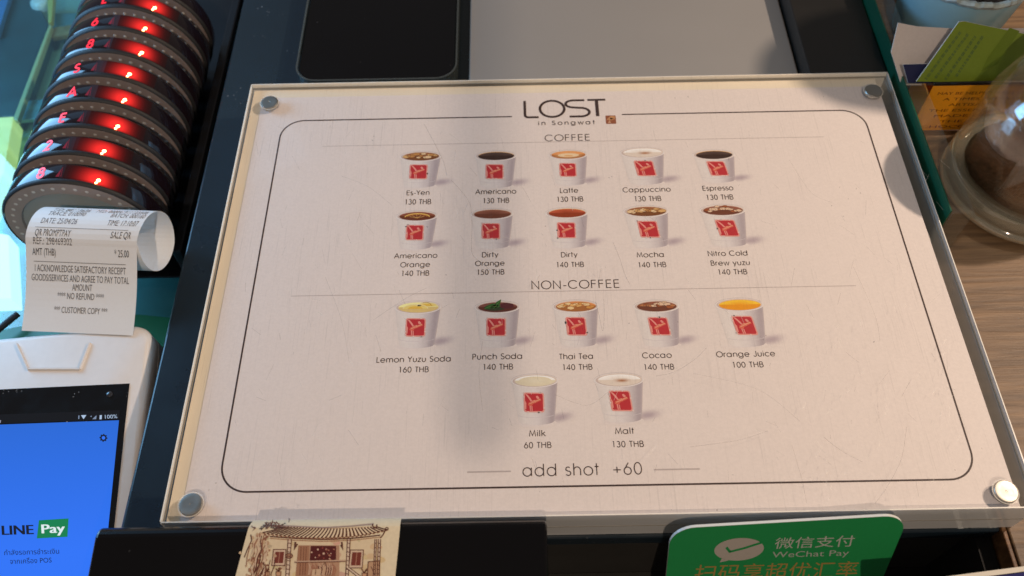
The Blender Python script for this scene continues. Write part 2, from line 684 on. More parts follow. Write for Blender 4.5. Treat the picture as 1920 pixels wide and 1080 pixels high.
def sheet(z0, z1, topm):
    b = MB()
    b.poly([(-BX, -BY, z1), (BX, -BY, z1), (BX, BY, z1), (-BX, BY, z1)], 0)
    b.poly([(-BX, -BY, z0), (-BX, BY, z0), (BX, BY, z0), (BX, -BY, z0)], 1)
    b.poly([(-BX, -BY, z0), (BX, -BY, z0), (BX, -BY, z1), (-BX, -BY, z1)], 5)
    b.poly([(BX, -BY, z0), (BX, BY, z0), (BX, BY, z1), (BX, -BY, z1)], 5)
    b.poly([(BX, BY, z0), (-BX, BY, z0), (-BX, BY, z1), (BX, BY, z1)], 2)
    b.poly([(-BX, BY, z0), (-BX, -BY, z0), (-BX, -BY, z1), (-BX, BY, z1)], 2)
    return b


b = sheet(ZJ + .0002, 0.0, 0)
# arris highlights, drawn as pale strips round the top edge
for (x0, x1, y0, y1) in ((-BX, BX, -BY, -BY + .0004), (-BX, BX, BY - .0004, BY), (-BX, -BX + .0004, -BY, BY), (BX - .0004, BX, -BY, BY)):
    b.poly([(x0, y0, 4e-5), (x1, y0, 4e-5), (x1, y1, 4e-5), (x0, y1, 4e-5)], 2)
# hair scratches on the top face
def hair(pts, w, mi=3, z=8e-5):
    for q in ribbon([at(px, py, z).to_2d() for px, py in pts], w):
        b.poly([(p.x, p.y, z) for p in q], mi)
    return


def curve(pts, n=14):
    out = []
    P = [pts[0]] + list(pts) + [pts[-1]]
    for i in range(1, len(P) - 2):
        p0, p1, p2, p3 = [Vector(q) for q in P[i - 1:i + 3]]
        for k in range(n):
            u = k / n
            out.append(.5 * ((2 * p1) + (p2 - p0) * u + (2 * p0 - 5 * p1 + 4 * p2 - p3) * u * u + (3 * p1 - p0 - 3 * p2 + p3) * u ** 3))
    out.append(Vector(pts[-1]))
    return [(q.x, q.y) for q in out]


for pts, w in (([(795, 232), (818, 275), (832, 305), (838, 330)], .00018),
               ([(846, 338), (868, 362), (882, 385), (885, 420), (884, 465), (888, 480), (908, 497), (920, 508)], .00020),
               ([(1150, 455), (1162, 485), (1172, 515), (1181, 533)], .00018),
               ([(1117, 567), (1123, 590), (1130, 620), (1133, 590), (1132, 560)], .00016),
               ([(1127, 503), (1124, 520), (1122, 535)], .00016),
               ([(1230, 705), (1262, 698), (1300, 676), (1325, 652)], .00015),
               ([(1293, 838), (1340, 832), (1390, 824), (1440, 808)], .00014),
               ([(1545, 820), (1570, 840), (1595, 855), (1617, 866)], .00018),
               ([(1485, 835), (1495, 870), (1505, 905), (1512, 943)], .00014),
               ([(1700, 800), (1690, 860), (1665, 910), (1640, 945)], .00015),
               ([(700, 600), (760, 560), (800, 540)], .00012), ([(610, 520), (640, 600), (655, 680)], .00010),
               ([(905, 640), (898, 700), (905, 770)], .00012), ([(1040, 740), (1100, 760), (1140, 735)], .00012),
               ([(1300, 700), (1420, 730), (1500, 790)], .00010), ([(1600, 500), (1640, 590), (1650, 640)], .00012),
               ([(1480, 300), (1520, 360), (1560, 380)], .00010), ([(640, 330), (690, 350), (735, 385)], .00012)):
    hair(curve(pts), w)
rs = random.Random(3)
for k in range(240):
    x, y = rs.uniform(430, 1800), rs.uniform(230, 900)
    L = rs.uniform(5, 34)
    a = R_(rs.gauss(80, 28))
    hair([(x, y), (x + L * math.cos(a), y + L * math.sin(a))], rs.uniform(.00006, .00013), 3 if rs.random() < .62 else 4)
for k in range(46):          # bright nicks low on the right
    x, y = rs.uniform(1500, 1800), rs.uniform(560, 940)
    L = rs.uniform(4, 15)
    a = R_(rs.gauss(110, 12))
    hair([(x, y), (x + L * math.cos(a), y + L * math.sin(a))], rs.uniform(.0001, .0002), 4)
for (x, y) in [(1575, 350), (1560, 385), (1580, 405), (1606, 352), (1613, 360), (1590, 372), (1402, 612), (1180, 605), (1271, 602), (1236, 583), (800, 424), (1425, 630), (1430, 636), (1436, 628), (1353, 607), (1366, 297), (1023, 423), (1140, 333), (1146, 331), (1265, 183), (1290, 180), (1840, 840), (1790, 880), (1373, 890), (700, 255), (697, 262), (835, 515), (1013, 922), (404, 905), (392, 917), (1545, 180), (1640, 640), (1345, 955), (1258, 955)]:
    L = rs.uniform(1.5, 4)
    a = rs.uniform(0, 3)
    hair([(x, y), (x + L * math.cos(a), y + L * math.sin(a))], rs.uniform(.0002, .0005), 3)
M_hair = mix_mat('scratch_dark', [('Transparent', (1, 1, 1), 0, .70), ('Diffuse', (.14, .12, .11), 0, .30)])
M_nick = mix_mat('scratch_light', [('Transparent', (1, 1, 1), 0, .45), ('Diffuse', (.95, .9, .82), 0, .55)])
b.build('acrylic_sheet', [M_ac_top, M_ac, M_edge, M_hair, M_nick, M_edge_shade], t)['label'] = 'clear scratched upper acrylic sheet'
b = sheet(ZB + .0001, ZJ - .0002, 0)
b.build('acrylic_sheet', [M_ac, M_ac, M_edge, M_edge, M_edge, M_edge_shade], t)['label'] = 'clear lower acrylic sheet'
b = MB()
e = .00025
zj = -.0027
for (x0, x1, y0, y1) in ((-BX + e, BX - e, BY - 2 * e, BY - e), (-BX + e, -BX + 2 * e, -BY + e, BY - 2 * e), (BX - 2 * e, BX - e, -BY + e, BY - 2 * e)):
    b.box(x0, x1, y0, y1, zj - .0003, zj + .0003, 0)
b.box(-BX, BX, -BY - .0001, -BY + .0002, ZJ - .0002, ZJ + .0002, 0)
b.build('sheet_joint', M_groove, t)
for i, (px, py) in enumerate(((1887, 921), (357, 945), (505, 191), (1638, 169))):
    p = at(px, py, .0006)
    b = MB()
    b.lathe([(0, .00052), (.0003, .00050), (.0004, .00060), (.0012, .00060), (.0024, .00062), (.0036, .00066), (.0039, .00060), (.0041, .00030), (.0041, -.0014), (0, -.0014)], 40, 0, 'z', (p.x, p.y, 0))
    mg = b.build('magnet', M_chrome, t, smooth=True, autos=40)
    b = MB()
    b.lathe([(.00425, .00010), (.0045, .00014), (.0046, .00010)], 40, 0, 'z', (p.x, p.y, 0))
    b.build('hole_rim', M_nick, mg, smooth=True)

# ---- the printed sheet
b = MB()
b.box(-BX + .0009, at(1750, 468, -.003).x - .0002, -BY + .0012, BY - .0009, -.0037, -.0033, 0)  # cream sheet stands in for the lit acrylic walls round the paper
b.build('lit_margin', mat('lit_wall_cream', (.84, .745, .60), .6, vary=.03, vscale=40), t)
ZP = -.0030
PAPER = (.80, .718, .692)
INK = (.055, .032, .030)
b = MB()
PX0, PX1 = at(344, 940, ZP).x, at(1750, 468, ZP).x
PY0, PY1 = -.1064, at(1000, 174, ZP).y
b.poly([(PX0, PY0, ZP), (PX1, PY0, ZP), (PX1, PY1, ZP), (PX0, PY1, ZP)], 0, PAPER)
LAY = 2.2e-5


def pp(px, py, k=1):
    q = at(px, py, ZP)
    return (q.x, q.y, ZP + k * LAY)


def fill2(pts, col, k):
    """pts are (x, y) metres on the paper"""
    b.poly([(x, y, ZP + k * LAY) for x, y in pts], 0, col)


_alt = [0]


def line2(pts, w, col, k):
    _alt[0] = (_alt[0] + 1) % 4
    z = ZP + k * LAY + _alt[0] * 3e-6
    for q in ribbon(pts, w):
        b.poly([(p.x, p.y, z) for p in q], 0, col)


def menu_text(s, xl, xr, base, cap, weight=.115, col=INK, k=3, track=.10):
    w, st = stroke_text(s, track)
    p0, p1 = at(xl, base, ZP), at(xr, base, ZP)
    pc = at((xl + xr) / 2, base - cap, ZP)
    yc = at((xl + xr) / 2, base, ZP).y
    H = pc.y - yc
    sx = (p1.x - p0.x) / w
    for p in st:
        line2([(p0.x + q[0] * sx, yc + q[1] * H) for q in p], weight * H, col, k)


# frame line
x0, x1 = (at(467, 580, ZP).x + at(525, 262, ZP).x) / 2, (at(1735, 590, ZP).x + at(1640, 270, ZP).x) / 2
yb, yt, r = at(1000, 913, ZP).y, (at(700, 223, ZP).y + at(1400, 211, ZP).y) / 2, .0105
fr = []
fr += [(at(960, 222, ZP).x, yt)] + arc(x0 + r, yt - r, r, r, 90, 180, 12) + arc(x0 + r, yb + r, r, r, 180, 270, 12)
fr += arc(x1 - r, yb + r, r, r, 270, 360, 12) + arc(x1 - r, yt - r, r, r, 0, 90, 12) + [(at(1166, 215, ZP).x, yt)]
line2(fr, .00068, INK, 2)
GREY = (.50, .43, .42)
for (a, c, w) in (((604, 275), (1545, 256), .00028), ((546, 555), (1605, 536), .0003), ((876, 885), (958, 884), .00055), ((1226, 881), (1312, 879), .00055)):
    p, q = at(*a, ZP), at(*c, ZP)
    ym = (p.y + q.y) / 2
    line2([(p.x, ym), (q.x, ym)], w, GREY, 1)
# heading lettering, wide strokes
pL, pR = at(982, 219, ZP), at(1138, 219, ZP)
yB = at(1060, 219.5, ZP).y
HL = at(1060, 188, ZP).y - yB
sw = .00125


def lost(pts, w=None):
    line2([(pL.x + (pR.x - pL.x) * u / 156., yB + HL * v) for u, v in pts], w or sw, INK, 3)


lost([(2.5, 1.0), (2.5, .20)] + arc(8.5, .17, 6, .15, 180, 270, 6) + [(28, .02)])
lost(arc(54, .5, 23, .48, 0, 360, 36))
lost([(116, 0.98), (100, .98)] + arc(95, .77, 15, .21, 90, 250, 10) + [(100, .54), (112, .52)] + arc(108, .27, 16, .25, 75, -85, 10) + [(86, .02)])
lost([(122, .985), (156, .985)])
lost([(139, .97), (139, .01)], .0016)
menu_text('in Songwat', 1009, 1116, 233.7, 7.2, .16, track=.34)
menu_text('COFFEE', 1021.5, 1107.5, 264, 11.5, .105, track=.12)
menu_text('NON-COFFEE', 996, 1163, 540.8, 15.0, .10, track=.12)
for s, xl, xr, bl, cap in (
        ('Es-Yen', 762, 805.5, 365.5, 8.3), ('130 THB', 758, 808.5, 383, 9),
        ('Americano', 891.5, 968, 363.5, 8.6), ('130 THB', 905, 955, 380.6, 9),
        ('Latte', 1050, 1084.5, 361.5, 8.6), ('130 THB', 1043.5, 1094, 378, 9),
        ('Cappuccino', 1168, 1258, 359.7, 8.6), ('130 THB', 1189, 1240.5, 377, 9),
        ('Espresso', 1317.5, 1375.5, 357, 8.6), ('130 THB', 1324, 1376, 374.3, 9),
        ('Americano', 739, 820, 483.8, 8.8), ('Orange', 750.5, 806.5, 500.5, 8.8), ('140 THB', 751.5, 805, 517, 9.2),
        ('Dirty', 903.5, 934.5, 482, 9), ('Orange', 891, 946.5, 498, 8.8), ('150 THB', 893.5, 946, 514.8, 9.2),
        ('Dirty', 1052, 1083, 482, 9), ('140 THB', 1042.5, 1095.5, 500.8, 9.2),
        ('Mocha', 1194, 1246, 482, 9), ('140 THB', 1196, 1250, 501, 9.2),
        ('Nitro Cold', 1327.5, 1403, 479.5, 9), ('Brew yuzu', 1333, 1407, 497.3, 9), ('140 THB', 1346, 1402, 514.4, 9.2),
        ('Lemon Yuzu Soda', 705.6, 846, 678.6, 10), ('160 THB', 746.7, 804, 698, 10),
        ('Punch Soda', 885.5, 980, 673.3, 10), ('140 THB', 904.7, 962.5, 692.8, 10),
        ('Thai Tea', 1049, 1113, 673.2, 10), ('140 THB', 1054, 1111.5, 693.3, 10),
        ('Cocao', 1204.6, 1260, 671, 10), ('140 THB', 1206.7, 1265, 693, 10),
        ('Orange Juice', 1343.5, 1454.6, 668.6, 10), ('100 THB', 1373, 1432.7, 688.7, 10),
        ('Milk', 992, 1023.5, 818, 11), ('60 THB', 982.7, 1034.5, 840, 10.8),
        ('Malt', 1153.5, 1189.5, 813.4, 11), ('130 THB', 1147, 1208, 838, 10.8)):
    menu_text(s, xl, xr, bl, cap, .125)
menu_text('add shot', 980, 1124.7, 891.8, 22, .085, track=.12)
menu_text('+60', 1149, 1205.7, 889.5, 22, .085, track=.10)

# printed pictures of the cups
RED = (.52, .030, .040)
PINK = (.78, .33, .29)


def ell(cx, cy, rx, ry, n=28, a0=0, a1=360):
    return [(cx + rx * math.cos(R_(a0 + (a1 - a0) * i / n)), cy + ry * math.sin(R_(a0 + (a1 - a0) * i / n))) for i in range(n + (0 if a1 - a0 == 360 else 1))]


def soft(cx, cy, rx, ry, col, edge, k, n=24, skew=0.0, rings=4):
    """a printed soft patch: rings of ink fading into the paper"""
    def colr(f):
        f = f * f * (3 - 2 * f)
        return tuple(c + (e - c) * f for c, e in zip(col, edge))
    pr = None
    for j in range(rings + 1):
        f = j / rings
        ring = [(cx + rx * f * math.cos(2 * math.pi * i / n) + skew * ry * f * math.sin(2 * math.pi * i / n), cy + ry * f * math.sin(2 * math.pi * i / n)) for i in range(n)]
        if pr:
            for i in range(n):
                q = (i + 1) % n
                z = ZP + k * LAY
                b.poly([(*pr[i], z), (*ring[i], z), (*ring[q], z), (*pr[q], z)], 0,
                       [colr((j - 1) / rings), colr(f), colr(f), colr((j - 1) / rings)])
        pr = ring


def cup(xl, xr, yr, ybt, kind, tilt=0.0):
    A, B = at(xl, yr, ZP), at(xr, yr, ZP)
    cx = (A.x + B.x) / 2
    rw = (B.x - A.x) / 2
    cy = at((xl + xr) / 2, yr, ZP).y
    h = cy - at((xl + xr) / 2, ybt, ZP).y
    rr = rw * .325                 # rim ellipse half height
    bw = rw * .74
    sh = .03 * rw
    rs = random.Random(kind + str(xl))
    # soft violet ground shadow
    soft(cx + rw * 1.02, cy - h * .84, rw * .70, h * .17, (.47, .385, .43), PAPER, 1, skew=.8)
    soft(cx - rw * .1, cy - h * .96, rw * .95, h * .10, (.74, .67, .68), PAPER, 1.5)
    # body in vertical bands, light left to grey-violet right
    N = 18
    stops = [(0, (.74, .68, .665)), (.2, (.79, .735, .72)), (.5, (.755, .70, .705)), (.75, (.61, .55, .57)), (.92, (.42, .355, .39)), (1, (.54, .47, .49))]

    def bc(u):
        for (a, ca), (c_, cb) in zip(stops, stops[1:]):
            if u <= c_:
                f = (u - a) / (c_ - a)
                return tuple(p + (q - p) * f for p, q in zip(ca, cb))
        return stops[-1][1]
    rows = 7
    for i in range(N):
        u0, u1 = -1 + 2 * i / N, -1 + 2 * (i + 1) / N
        for j in range(rows):
            v0, v1 = j / rows, (j + 1) / rows
            P = []
            for u, v in ((u0, v0), (u0, v1), (u1, v1), (u1, v0)):
                hw = rw * .965 + (bw - rw * .965) * v
                dip = rr * .72 * math.sqrt(max(0, 1 - u * u)) * (1 - .25 * v)
                y = cy - (h - rr * .55) * v - dip
                P.append((cx + sh * v + hw * u, y, ZP + 2 * LAY))
            b.poly(P, 0, [bc((u0 + 1) / 2), bc((u0 + 1) / 2), bc((u1 + 1) / 2), bc((u1 + 1) / 2)])
    # foot crease
    line2([(cx + sh * .85 + bw * 1.05 * u, cy - h * .76 - rr * .5 * math.sqrt(max(0, 1 - u * u))) for u in [-.95 + 1.9 * i / 16 for i in range(17)]], .00018, (.66, .60, .63), 2.5)
    # rim, inside, drink
    fill2(ell(cx, cy, rw, rr * 1.04), (.80, .74, .73), 3)
    line2(ell(cx, cy, rw * .99, rr, 30, 180, 360), .00030, (.84, .79, .785), 3.6)
    line2(ell(cx, cy, rw * .985, rr * .98, 24, 20, 170), .00016, (.58, .50, .50), 3.6)
    fill2(ell(cx, cy - rr * .04, rw * .93, rr * .88), (.62, .51, .48), 3.3)
    fill2(ell(cx + rw * .04, cy + rr * .04, rw * .90, rr * .84), (.74, .63, .57), 3.5)
    dx, dy, drx, dry = cx + rw * .02, cy - rr * .06, rw * .86, rr * .78
    D = {'coffee': (.045, .02, .014), 'tea': (.30, .045, .012), 'dirty': (.16, .045, .022), 'latte': (.42, .14, .03), 'cream': (.78, .68, .60), 'juice': (.86, .34, .01), 'milk': (.78, .70, .52),
         'ice': (.20, .07, .02), 'cocoa': (.17, .05, .025), 'orange': (.15, .035, .012), 'lemon': (.74, .56, .22), 'punch': (.12, .03, .02), 'thai': (.40, .15, .04)}[kind]
    lite = tuple(min(1, c * 1.9 + .03) for c in D)
    n = 28
    P0 = ell(dx, dy, drx, dry, n)
    for i in range(n):
        q = (i + 1) % n
        b.poly([(dx, dy, ZP + 4 * LAY), (*P0[i], ZP + 4 * LAY), (*P0[q], ZP + 4 * LAY)], 0, [D if kind not in ('latte',) else (.82, .55, .28), lite if P0[i][1] > dy else D, lite if P0[q][1] > dy else D])
    if kind in ('coffee', 'latte', 'tea', 'juice', 'dirty'):
        line2(ell(dx, dy, drx * .98, dry * .96, 20, 15, 165), .00022, (.80, .45, .16) if kind != 'dirty' else (.45, .2, .1), 4.5)
    if kind == 'latte':
        fill2(ell(dx, dy - dry * .1, drx * .62, dry * .5), (.86, .66, .42), 4.6)
        fill2(ell(dx, dy - dry * .25, drx * .26, dry * .2), (.78, .45, .2), 5)
    if kind == 'cream':
        soft(dx + rw * .10, dy - dry * .1, drx * .46, dry * .42, (.42, .17, .07), (.78, .68, .60), 4.6)
    if kind in ('ice', 'cocoa', 'thai'):
        m = 13
        for i in range(m):
            f = (i + .5) / m * 2 - 1
            px_ = dx + f * drx * .86
            py_ = dy + rs.uniform(-.35, .65) * dry * math.sqrt(max(.05, 1 - f * f)) + (dry * .45 if kind == 'cocoa' and abs(abs(f) - .35) < .25 else 0)
            s_ = rw * rs.uniform(.09, .17)
            cpk = {'ice': [(.70, .42, .17), (.55, .26, .08), (.80, .58, .34), (.10, .03, .015)], 'cocoa': [(.50, .20, .08), (.78, .55, .38), (.36, .10, .03), (.07, .03, .03)], 'thai': [(.78, .46, .16), (.66, .32, .08), (.84, .62, .32), (.26, .06, .015)]}[kind]
            a = rs.uniform(0, 90)
            pts = [(px_ + s_ * 1.15 * math.cos(R_(a + d)), py_ + s_ * .62 * math.sin(R_(a + d))) for d in (0, 75, 130, 190, 260, 310)]
            fill2(pts, cpk[rs.randrange(3)], 4.4 + .12 * i)
            line2(pts + [pts[0]], .00010, cpk[3], 4.45 + .12 * i)
    if kind == 'orange':
        line2(ell(dx, dy - dry * .25, drx * .68, dry * .85, 20, 5, 175), .00045, (.86, .55, .14), 4.6)
        line2(ell(dx, dy - dry * .25, drx * .56, dry * .66, 20, 8, 172), .00022, (.62, .25, .04), 4.9)
        for a in (35, 65, 95, 125, 150):
            line2([(dx, dy - dry * .45), (dx + drx * .5 * math.cos(R_(a)), dy - dry * .4 + dry * .7 * math.sin(R_(a)))], .00016, (.80, .46, .14), 4.8)
    if kind == 'lemon':
        for ox, oy, sc in ((-.15, -.25, .62), (.42, .25, .5)):
            fill2(ell(dx + ox * drx, dy + oy * dry, drx * sc, dry * sc * 1.35, 20, 0, 180), (.84, .68, .22), 4.6)
            line2(ell(dx + ox * drx, dy + oy * dry, drx * sc, dry * sc * 1.35, 20, 0, 180), .00032, (.86, .76, .42), 4.9)
            fill2(ell(dx + ox * drx, dy + oy * dry, drx * sc * .6, dry * sc * .8, 16, 0, 180), (.80, .52, .08), 5.0)
        line2(ell(dx + .35 * drx, dy + .1 * dry, drx * .3, dry * .9, 12, 10, 120), .0002, (.40, .22, .05), 5.2)
    if kind == 'punch':
        fill2(ell(dx - .15 * drx, dy - .1 * dry, drx * .55, dry * .6), (.035, .05, .02), 4.4)
        for ox, oy, a_, s_ in ((-.35, .25, 25, .36), (-.02, .65, 55, .34), (-.15, .15, 5, .3)):
            pts = [(dx + ox * drx + s_ * drx * (c * math.cos(R_(a_)) - d * .45 * math.sin(R_(a_))), dy + oy * dry + s_ * drx * (c * math.sin(R_(a_)) + d * .45 * math.cos(R_(a_)))) for c, d in ((-1, 0), (-.4, .7), (.3, .7), (1, 0), (.3, -.7), (-.4, -.7))]
            fill2(pts, (.03, .13, .025), 4.8)
            line2([pts[0], pts[3]], .0001, (.16, .32, .08), 5)
        fill2(ell(dx + .45 * drx, dy + .25 * dry, drx * .36, dry * .6), (.10, .02, .025), 4.6)
    if kind == 'milk':
        soft(dx, dy, drx * .8, dry * .8, (.80, .735, .58), (.78, .70, .52), 4.3)
    # red stamp with its pale pouring mark
    sx, sy = cx - rw * .06 + tilt * rw * .2, cy - h * .50
    s = rw * .425
    t_ = tilt

    def st(u, v):
        return (sx + s * (u + t_ * (-.25) * v), sy + s * 1.06 * (v - .03 * u))
    out = [st(u, v) for u, v in rrect(-1, 1, -1, 1, .22, 4)]
    fill2(out, PINK, 5.4)
    for i in range(9):
        a = rs.uniform(0, 360)
        u, v = max(-1, min(1, 1.4 * math.cos(R_(a)))), max(-1, min(1, 1.4 * math.sin(R_(a))))
        fill2([st(u + d * .10 * math.cos(R_(q * 72)), v + d * .10 * math.sin(R_(q * 72))) for q in range(5) for d in (1,)], (.74, .60, .58), 5.6)
    fill2([st(u, v) for u, v in rrect(-.98, .98, -.98, .98, .22, 4)], RED, 5.8) if False else None
    fill2([st(u, v) for u, v in rrect(-.86, .88, -.88, .88, .16, 4)], RED, 6.0)
    P1 = (.80, .30, .26)
    fill2([st(u, v) for u, v in ((-.84, .84), (-.62, .80), (-.30, .40), (-.16, .12), (-.30, .06), (-.52, .40))], P1, 6.4)
    fill2([st(u, v) for u, v in ((-.60, -.30), (-.52, -.05), (.62, .42), (.74, .22), (-.1, -.18), (-.22, -.42))], (.70, .14, .09), 6.4)
    line2([st(u, v) for u, v in ((-.45, -.16), (.64, .32))], s * .10, (.80, .34, .22), 6.8)
    line2([st(u, v) for u, v in ((-.2, .1), (.1, .2), (.16, -.02))], s * .08, (.80, .30, .2), 6.8)
    fill2([st(u, v) for u, v in ((.20, .60), (.36, .68), (.54, .50), (.50, .32), (.30, .38))], P1, 6.4)
    fill2([st(u, v) for u, v in ((-.44, -.34), (-.16, -.40), (-.14, -.86), (-.40, -.86))], P1, 6.6)
    line2([st(u, v) for u, v in ((-.28, -.38), (-.28, -.86))], s * .06, RED, 7.0)
    line2([st(u, v) for u, v in ((-.95, .2), (-.80, -.1), (-.82, -.7))], s * .12, P1, 6.6)


for c in ((749, 828, 293, 352, 'ice'), (890, 969, 292, 352.5, 'coffee'), (1028, 1102, 290, 348, 'latte'), (1162, 1246, 286, 346.5, 'cream', .5), (1298, 1378, 290, 343, 'coffee', .6),
          (742.5, 821, 405, 468, 'orange'), (882, 963, 401, 466.5, 'dirty'), (1022, 1103, 399, 465.5, 'tea'), (1168, 1254, 396, 465, 'ice', .4), (1311, 1398, 394, 463, 'cocoa', .6),
          (740, 827.5, 576, 653, 'lemon'), (889.6, 975.5, 575.5, 652, 'punch'), (1035, 1123, 574, 651, 'thai', .2), (1187, 1274, 574, 651, 'cocoa', .4), (1340, 1432, 571, 651, 'juice', .6),
          (958, 1047, 713.5, 797, 'milk'), (1113.5, 1207, 712, 792.6, 'cream', .3)):
    cup(*c)
# the small seal after the heading
p, q = at(1136.5, 232.5, ZP), at(1154, 216.5, ZP)
fill2(rrect(p.x, q.x, p.y, q.y, .0004, 3), (.30, .10, .05), 3)
w_, h_ = q.x - p.x, q.y - p.y
for pts, c_ in ((((.1, .5), (.5, .95), (.95, .9), (.9, .55), (.55, .4)), (.55, .27, .12)), (((.2, .1), (.35, .45), (.5, .1)), (.60, .33, .2)), (((.4, .75), (.8, .6), (.5, .5)), (.66, .42, .22))):
    fill2([(p.x + w_ * u, p.y + h_ * v) for u, v in pts], c_, 4)
b.build('menu_sheet', M_ink, t, ink=True)['label'] = 'white paper menu printed with coffee cups, names and prices'

# ================================================================== phone and tablet behind
t = thing('phone', 'black phone in a clear case lying face up behind the menu', 'phone')
zp = ZB + .0008
pl, pr_ = at(552, 150, -.0135), at(858, 100, -.0135)
X0, X1, Y0 = -.1372, -.0551, .1215
b = MB()
b.prism(rrect(X0 + .0010, X1 - .0010, Y0 + .0010, Y0 + .159, .0100), zp, zp + .0072)
pb = b.build('body', mat('phone_frame', (.02, .02, .022), .3, metal=.5), t, bevel=.0012, seg=3)
b = MB()
b.prism(rrect(X0 + .0018, X1 - .0018, Y0 + .0018, Y0 + .158, .0094), zp + .0073, zp + .0077)
b.build('screen', dust(mat('black_phone_glass', (.003, .003, .004), .08, spec=.4, rvary=.05, vscale=40), 300, .09, .25), t)
b = MB()
ou, inn = rrect(X0, X1, Y0, Y0 + .160, .011), rrect(X0 + .0009, X1 - .0009, Y0 + .0009, Y0 + .1591, .0102)
n = len(ou)
for i in range(n):
    j = (i + 1) % n
    b.poly([(*ou[i], zp), (*ou[j], zp), (*ou[j], zp + .0086), (*ou[i], zp + .0086)])
    b.poly([(*inn[j], zp), (*inn[i], zp), (*inn[i], zp + .0086), (*inn[j], zp + .0086)])
    b.poly([(*ou[i], zp + .0086), (*ou[j], zp + .0086), (*inn[j], zp + .0086), (*inn[i], zp + .0086)])
M_case = mix_mat('clear_rubber_case', [('Transparent', (.7, .75, .73), 0, .62), ('Glossy', (.8, .85, .85), .14, .26), ('Diffuse', (.2, .23, .22), 0, .12)])
b.build('phone_case', M_case, t, smooth=True, autos=40)
b = MB()
b.box(X0 - .0006, X0 - .0001, Y0 + .024, Y0 + .062, zp + .0028, zp + .0062)
b.build('side_button', mat('button_metal', (.45, .48, .46), .35, metal=.8), pb, bevel=.0002)

t = thing('tablet', 'silver grey tablet lying face down beside the black phone', 'tablet')
b = MB()
b.prism(rrect(-.0492, .1172, .1155, .40, .006), ZB + .0006, ZB + .0066)
b.build('shell', M_silver, t, bevel=.0009, seg=3)
b = MB()
b.prism(rrect(-.0480, .1160, .1168, .398, .005), ZB + .0001, ZB + .0005)
b.build('screen_glass', M_dark, t)

b = MB()
b.box(.1180, .1556, .1092, .46, ZB + .0003, -.0045)
o = b.build('black_box', mat('black_box_card', (.014, .013, .012), .38, rvary=.08, vscale=18), bevel=.0006)
tag(o, 'flat black box lying between the silver tablet and the green sign', 'box')

# ================================================================== green acrylic sign on the right
t = thing('acrylic_sign', 'clear acrylic block with a dark green panel, against the menu right side', 'sign holder')
b = MB()
b.box(.1562, .1567, .0190, .42, ZB + .0003, .0048)
b.build('green_panel', mat('dark_green_print', (.006, .085, .045), .35, spec=.5), t)
b = MB()
b.box(.1569, .1662, .0180, .42, ZB + .0003, .0046)
b.build('clear_panel', mix_mat('old_clear_acrylic', [('Transparent', (.97, .98, .97), 0, .89), ('Glossy', (.9, .9, .9), .10, .06), ('Diffuse', (.6, .6, .55), 0, .05)]), t, bevel=.0006)

# ================================================================== glass jar with coffee grounds
JX, JY = .2085, .0530
M_glass = mix_mat('clear_glass', [('Glass', (.98, .99, .98), 0.0, .24), ('Transparent', (.98, .99, .98), 0, .69), ('Glossy', (.95, .95, .93), .03, .07)])
t = thing('glass_jar', 'round clear glass jar with a thick base on the wooden counter', 'jar', loc=(JX, JY, ZB + .0002))
b = MB()
b.lathe([(0, 0), (.030, 0), (.0352, .0004), (.0365, .0018), (.0365, .0036), (.0350, .0048), (.0352, .0058), (.0362, .0070), (.0362, .0105), (.0354, .0124), (.0300, .0126), (0, .0120)], 72)
M_base = mix_mat('thick_glass_base', [('Diffuse', (.82, .77, .62), 0, .20), ('Transparent', (.97, .97, .94), 0, .46), ('Glossy', (.95, .95, .9), .06, .14), ('Glass', (.97, .97, .95), 0.0, .22)])  # cream share stands for light caught in the thick glass
b.build('jar_base', M_base, t, smooth=True, weld=True, autos=60)
b = MB()
pf = [(.0350, .0128), (.0356, .016), (.0352, .022), (.0350, .036), (.0338, .048), (.0300, .060), (.0235, .0685), (.0185, .072)]
pin = [(.0176, .0708), (.0226, .0672), (.0290, .0591), (.0327, .0476), (.0339, .036), (.0341, .022), (.0344, .016), (.0338, .0128)]
b.lathe(pf + pin, 72, closed=True)
b.build('jar_body', M_glass, t, smooth=True, weld=True)
b = MB()
b.lathe([(0, .0724), (.0205, .0724), (.0222, .0728), (.0222, .0795), (.0212, .0805), (0, .0805)], 64)
b.build('added_shade_lid', mat('dark_added_lid', (.06, .035, .02), .5, vary=.2, vscale=60), t, smooth=True, autos=40)  # lid added above the dome so the jar shades the menu
rs = random.Random(11)
b = MB()


from mathutils import noise as mnoise


def lump(a, j, r, h):
    if h < .004:
        return r, h
    p = Vector((r * math.cos(a), r * math.sin(a), 0))
    q = mnoise.noise(p * 260) * .0009 + mnoise.noise(p * 700 + Vector((3, 1, 2))) * .0006 + mnoise.noise(p * 60) * .0016
    return r, h + (q if r > 1e-6 else 0) - .0030 * (r / .03) * math.sin(a - .4)


gp = [(0, .0018), (.010, .0018), (.0290, .0020), (.0308, .0042)]
for i in range(1, 25):
    r = .0308 * (1 - i / 24)
    gp.append((r, .0062 + .0012 * math.cos(r / .0308 * 5)))
b.lathe(gp, 120, jig=lump)
o = b.build('coffee_grounds', mat('coffee_grounds', (.062, .029, .015), 1.0, spec=.05, vary=.55, vscale=700, bump=.8, bscale=900), smooth=True, weld=True)
o.location = (JX + .0005, JY - .0015, ZB + .0112)
tag(o, 'dark brown coffee grounds heaped inside the glass jar', 'coffee grounds')

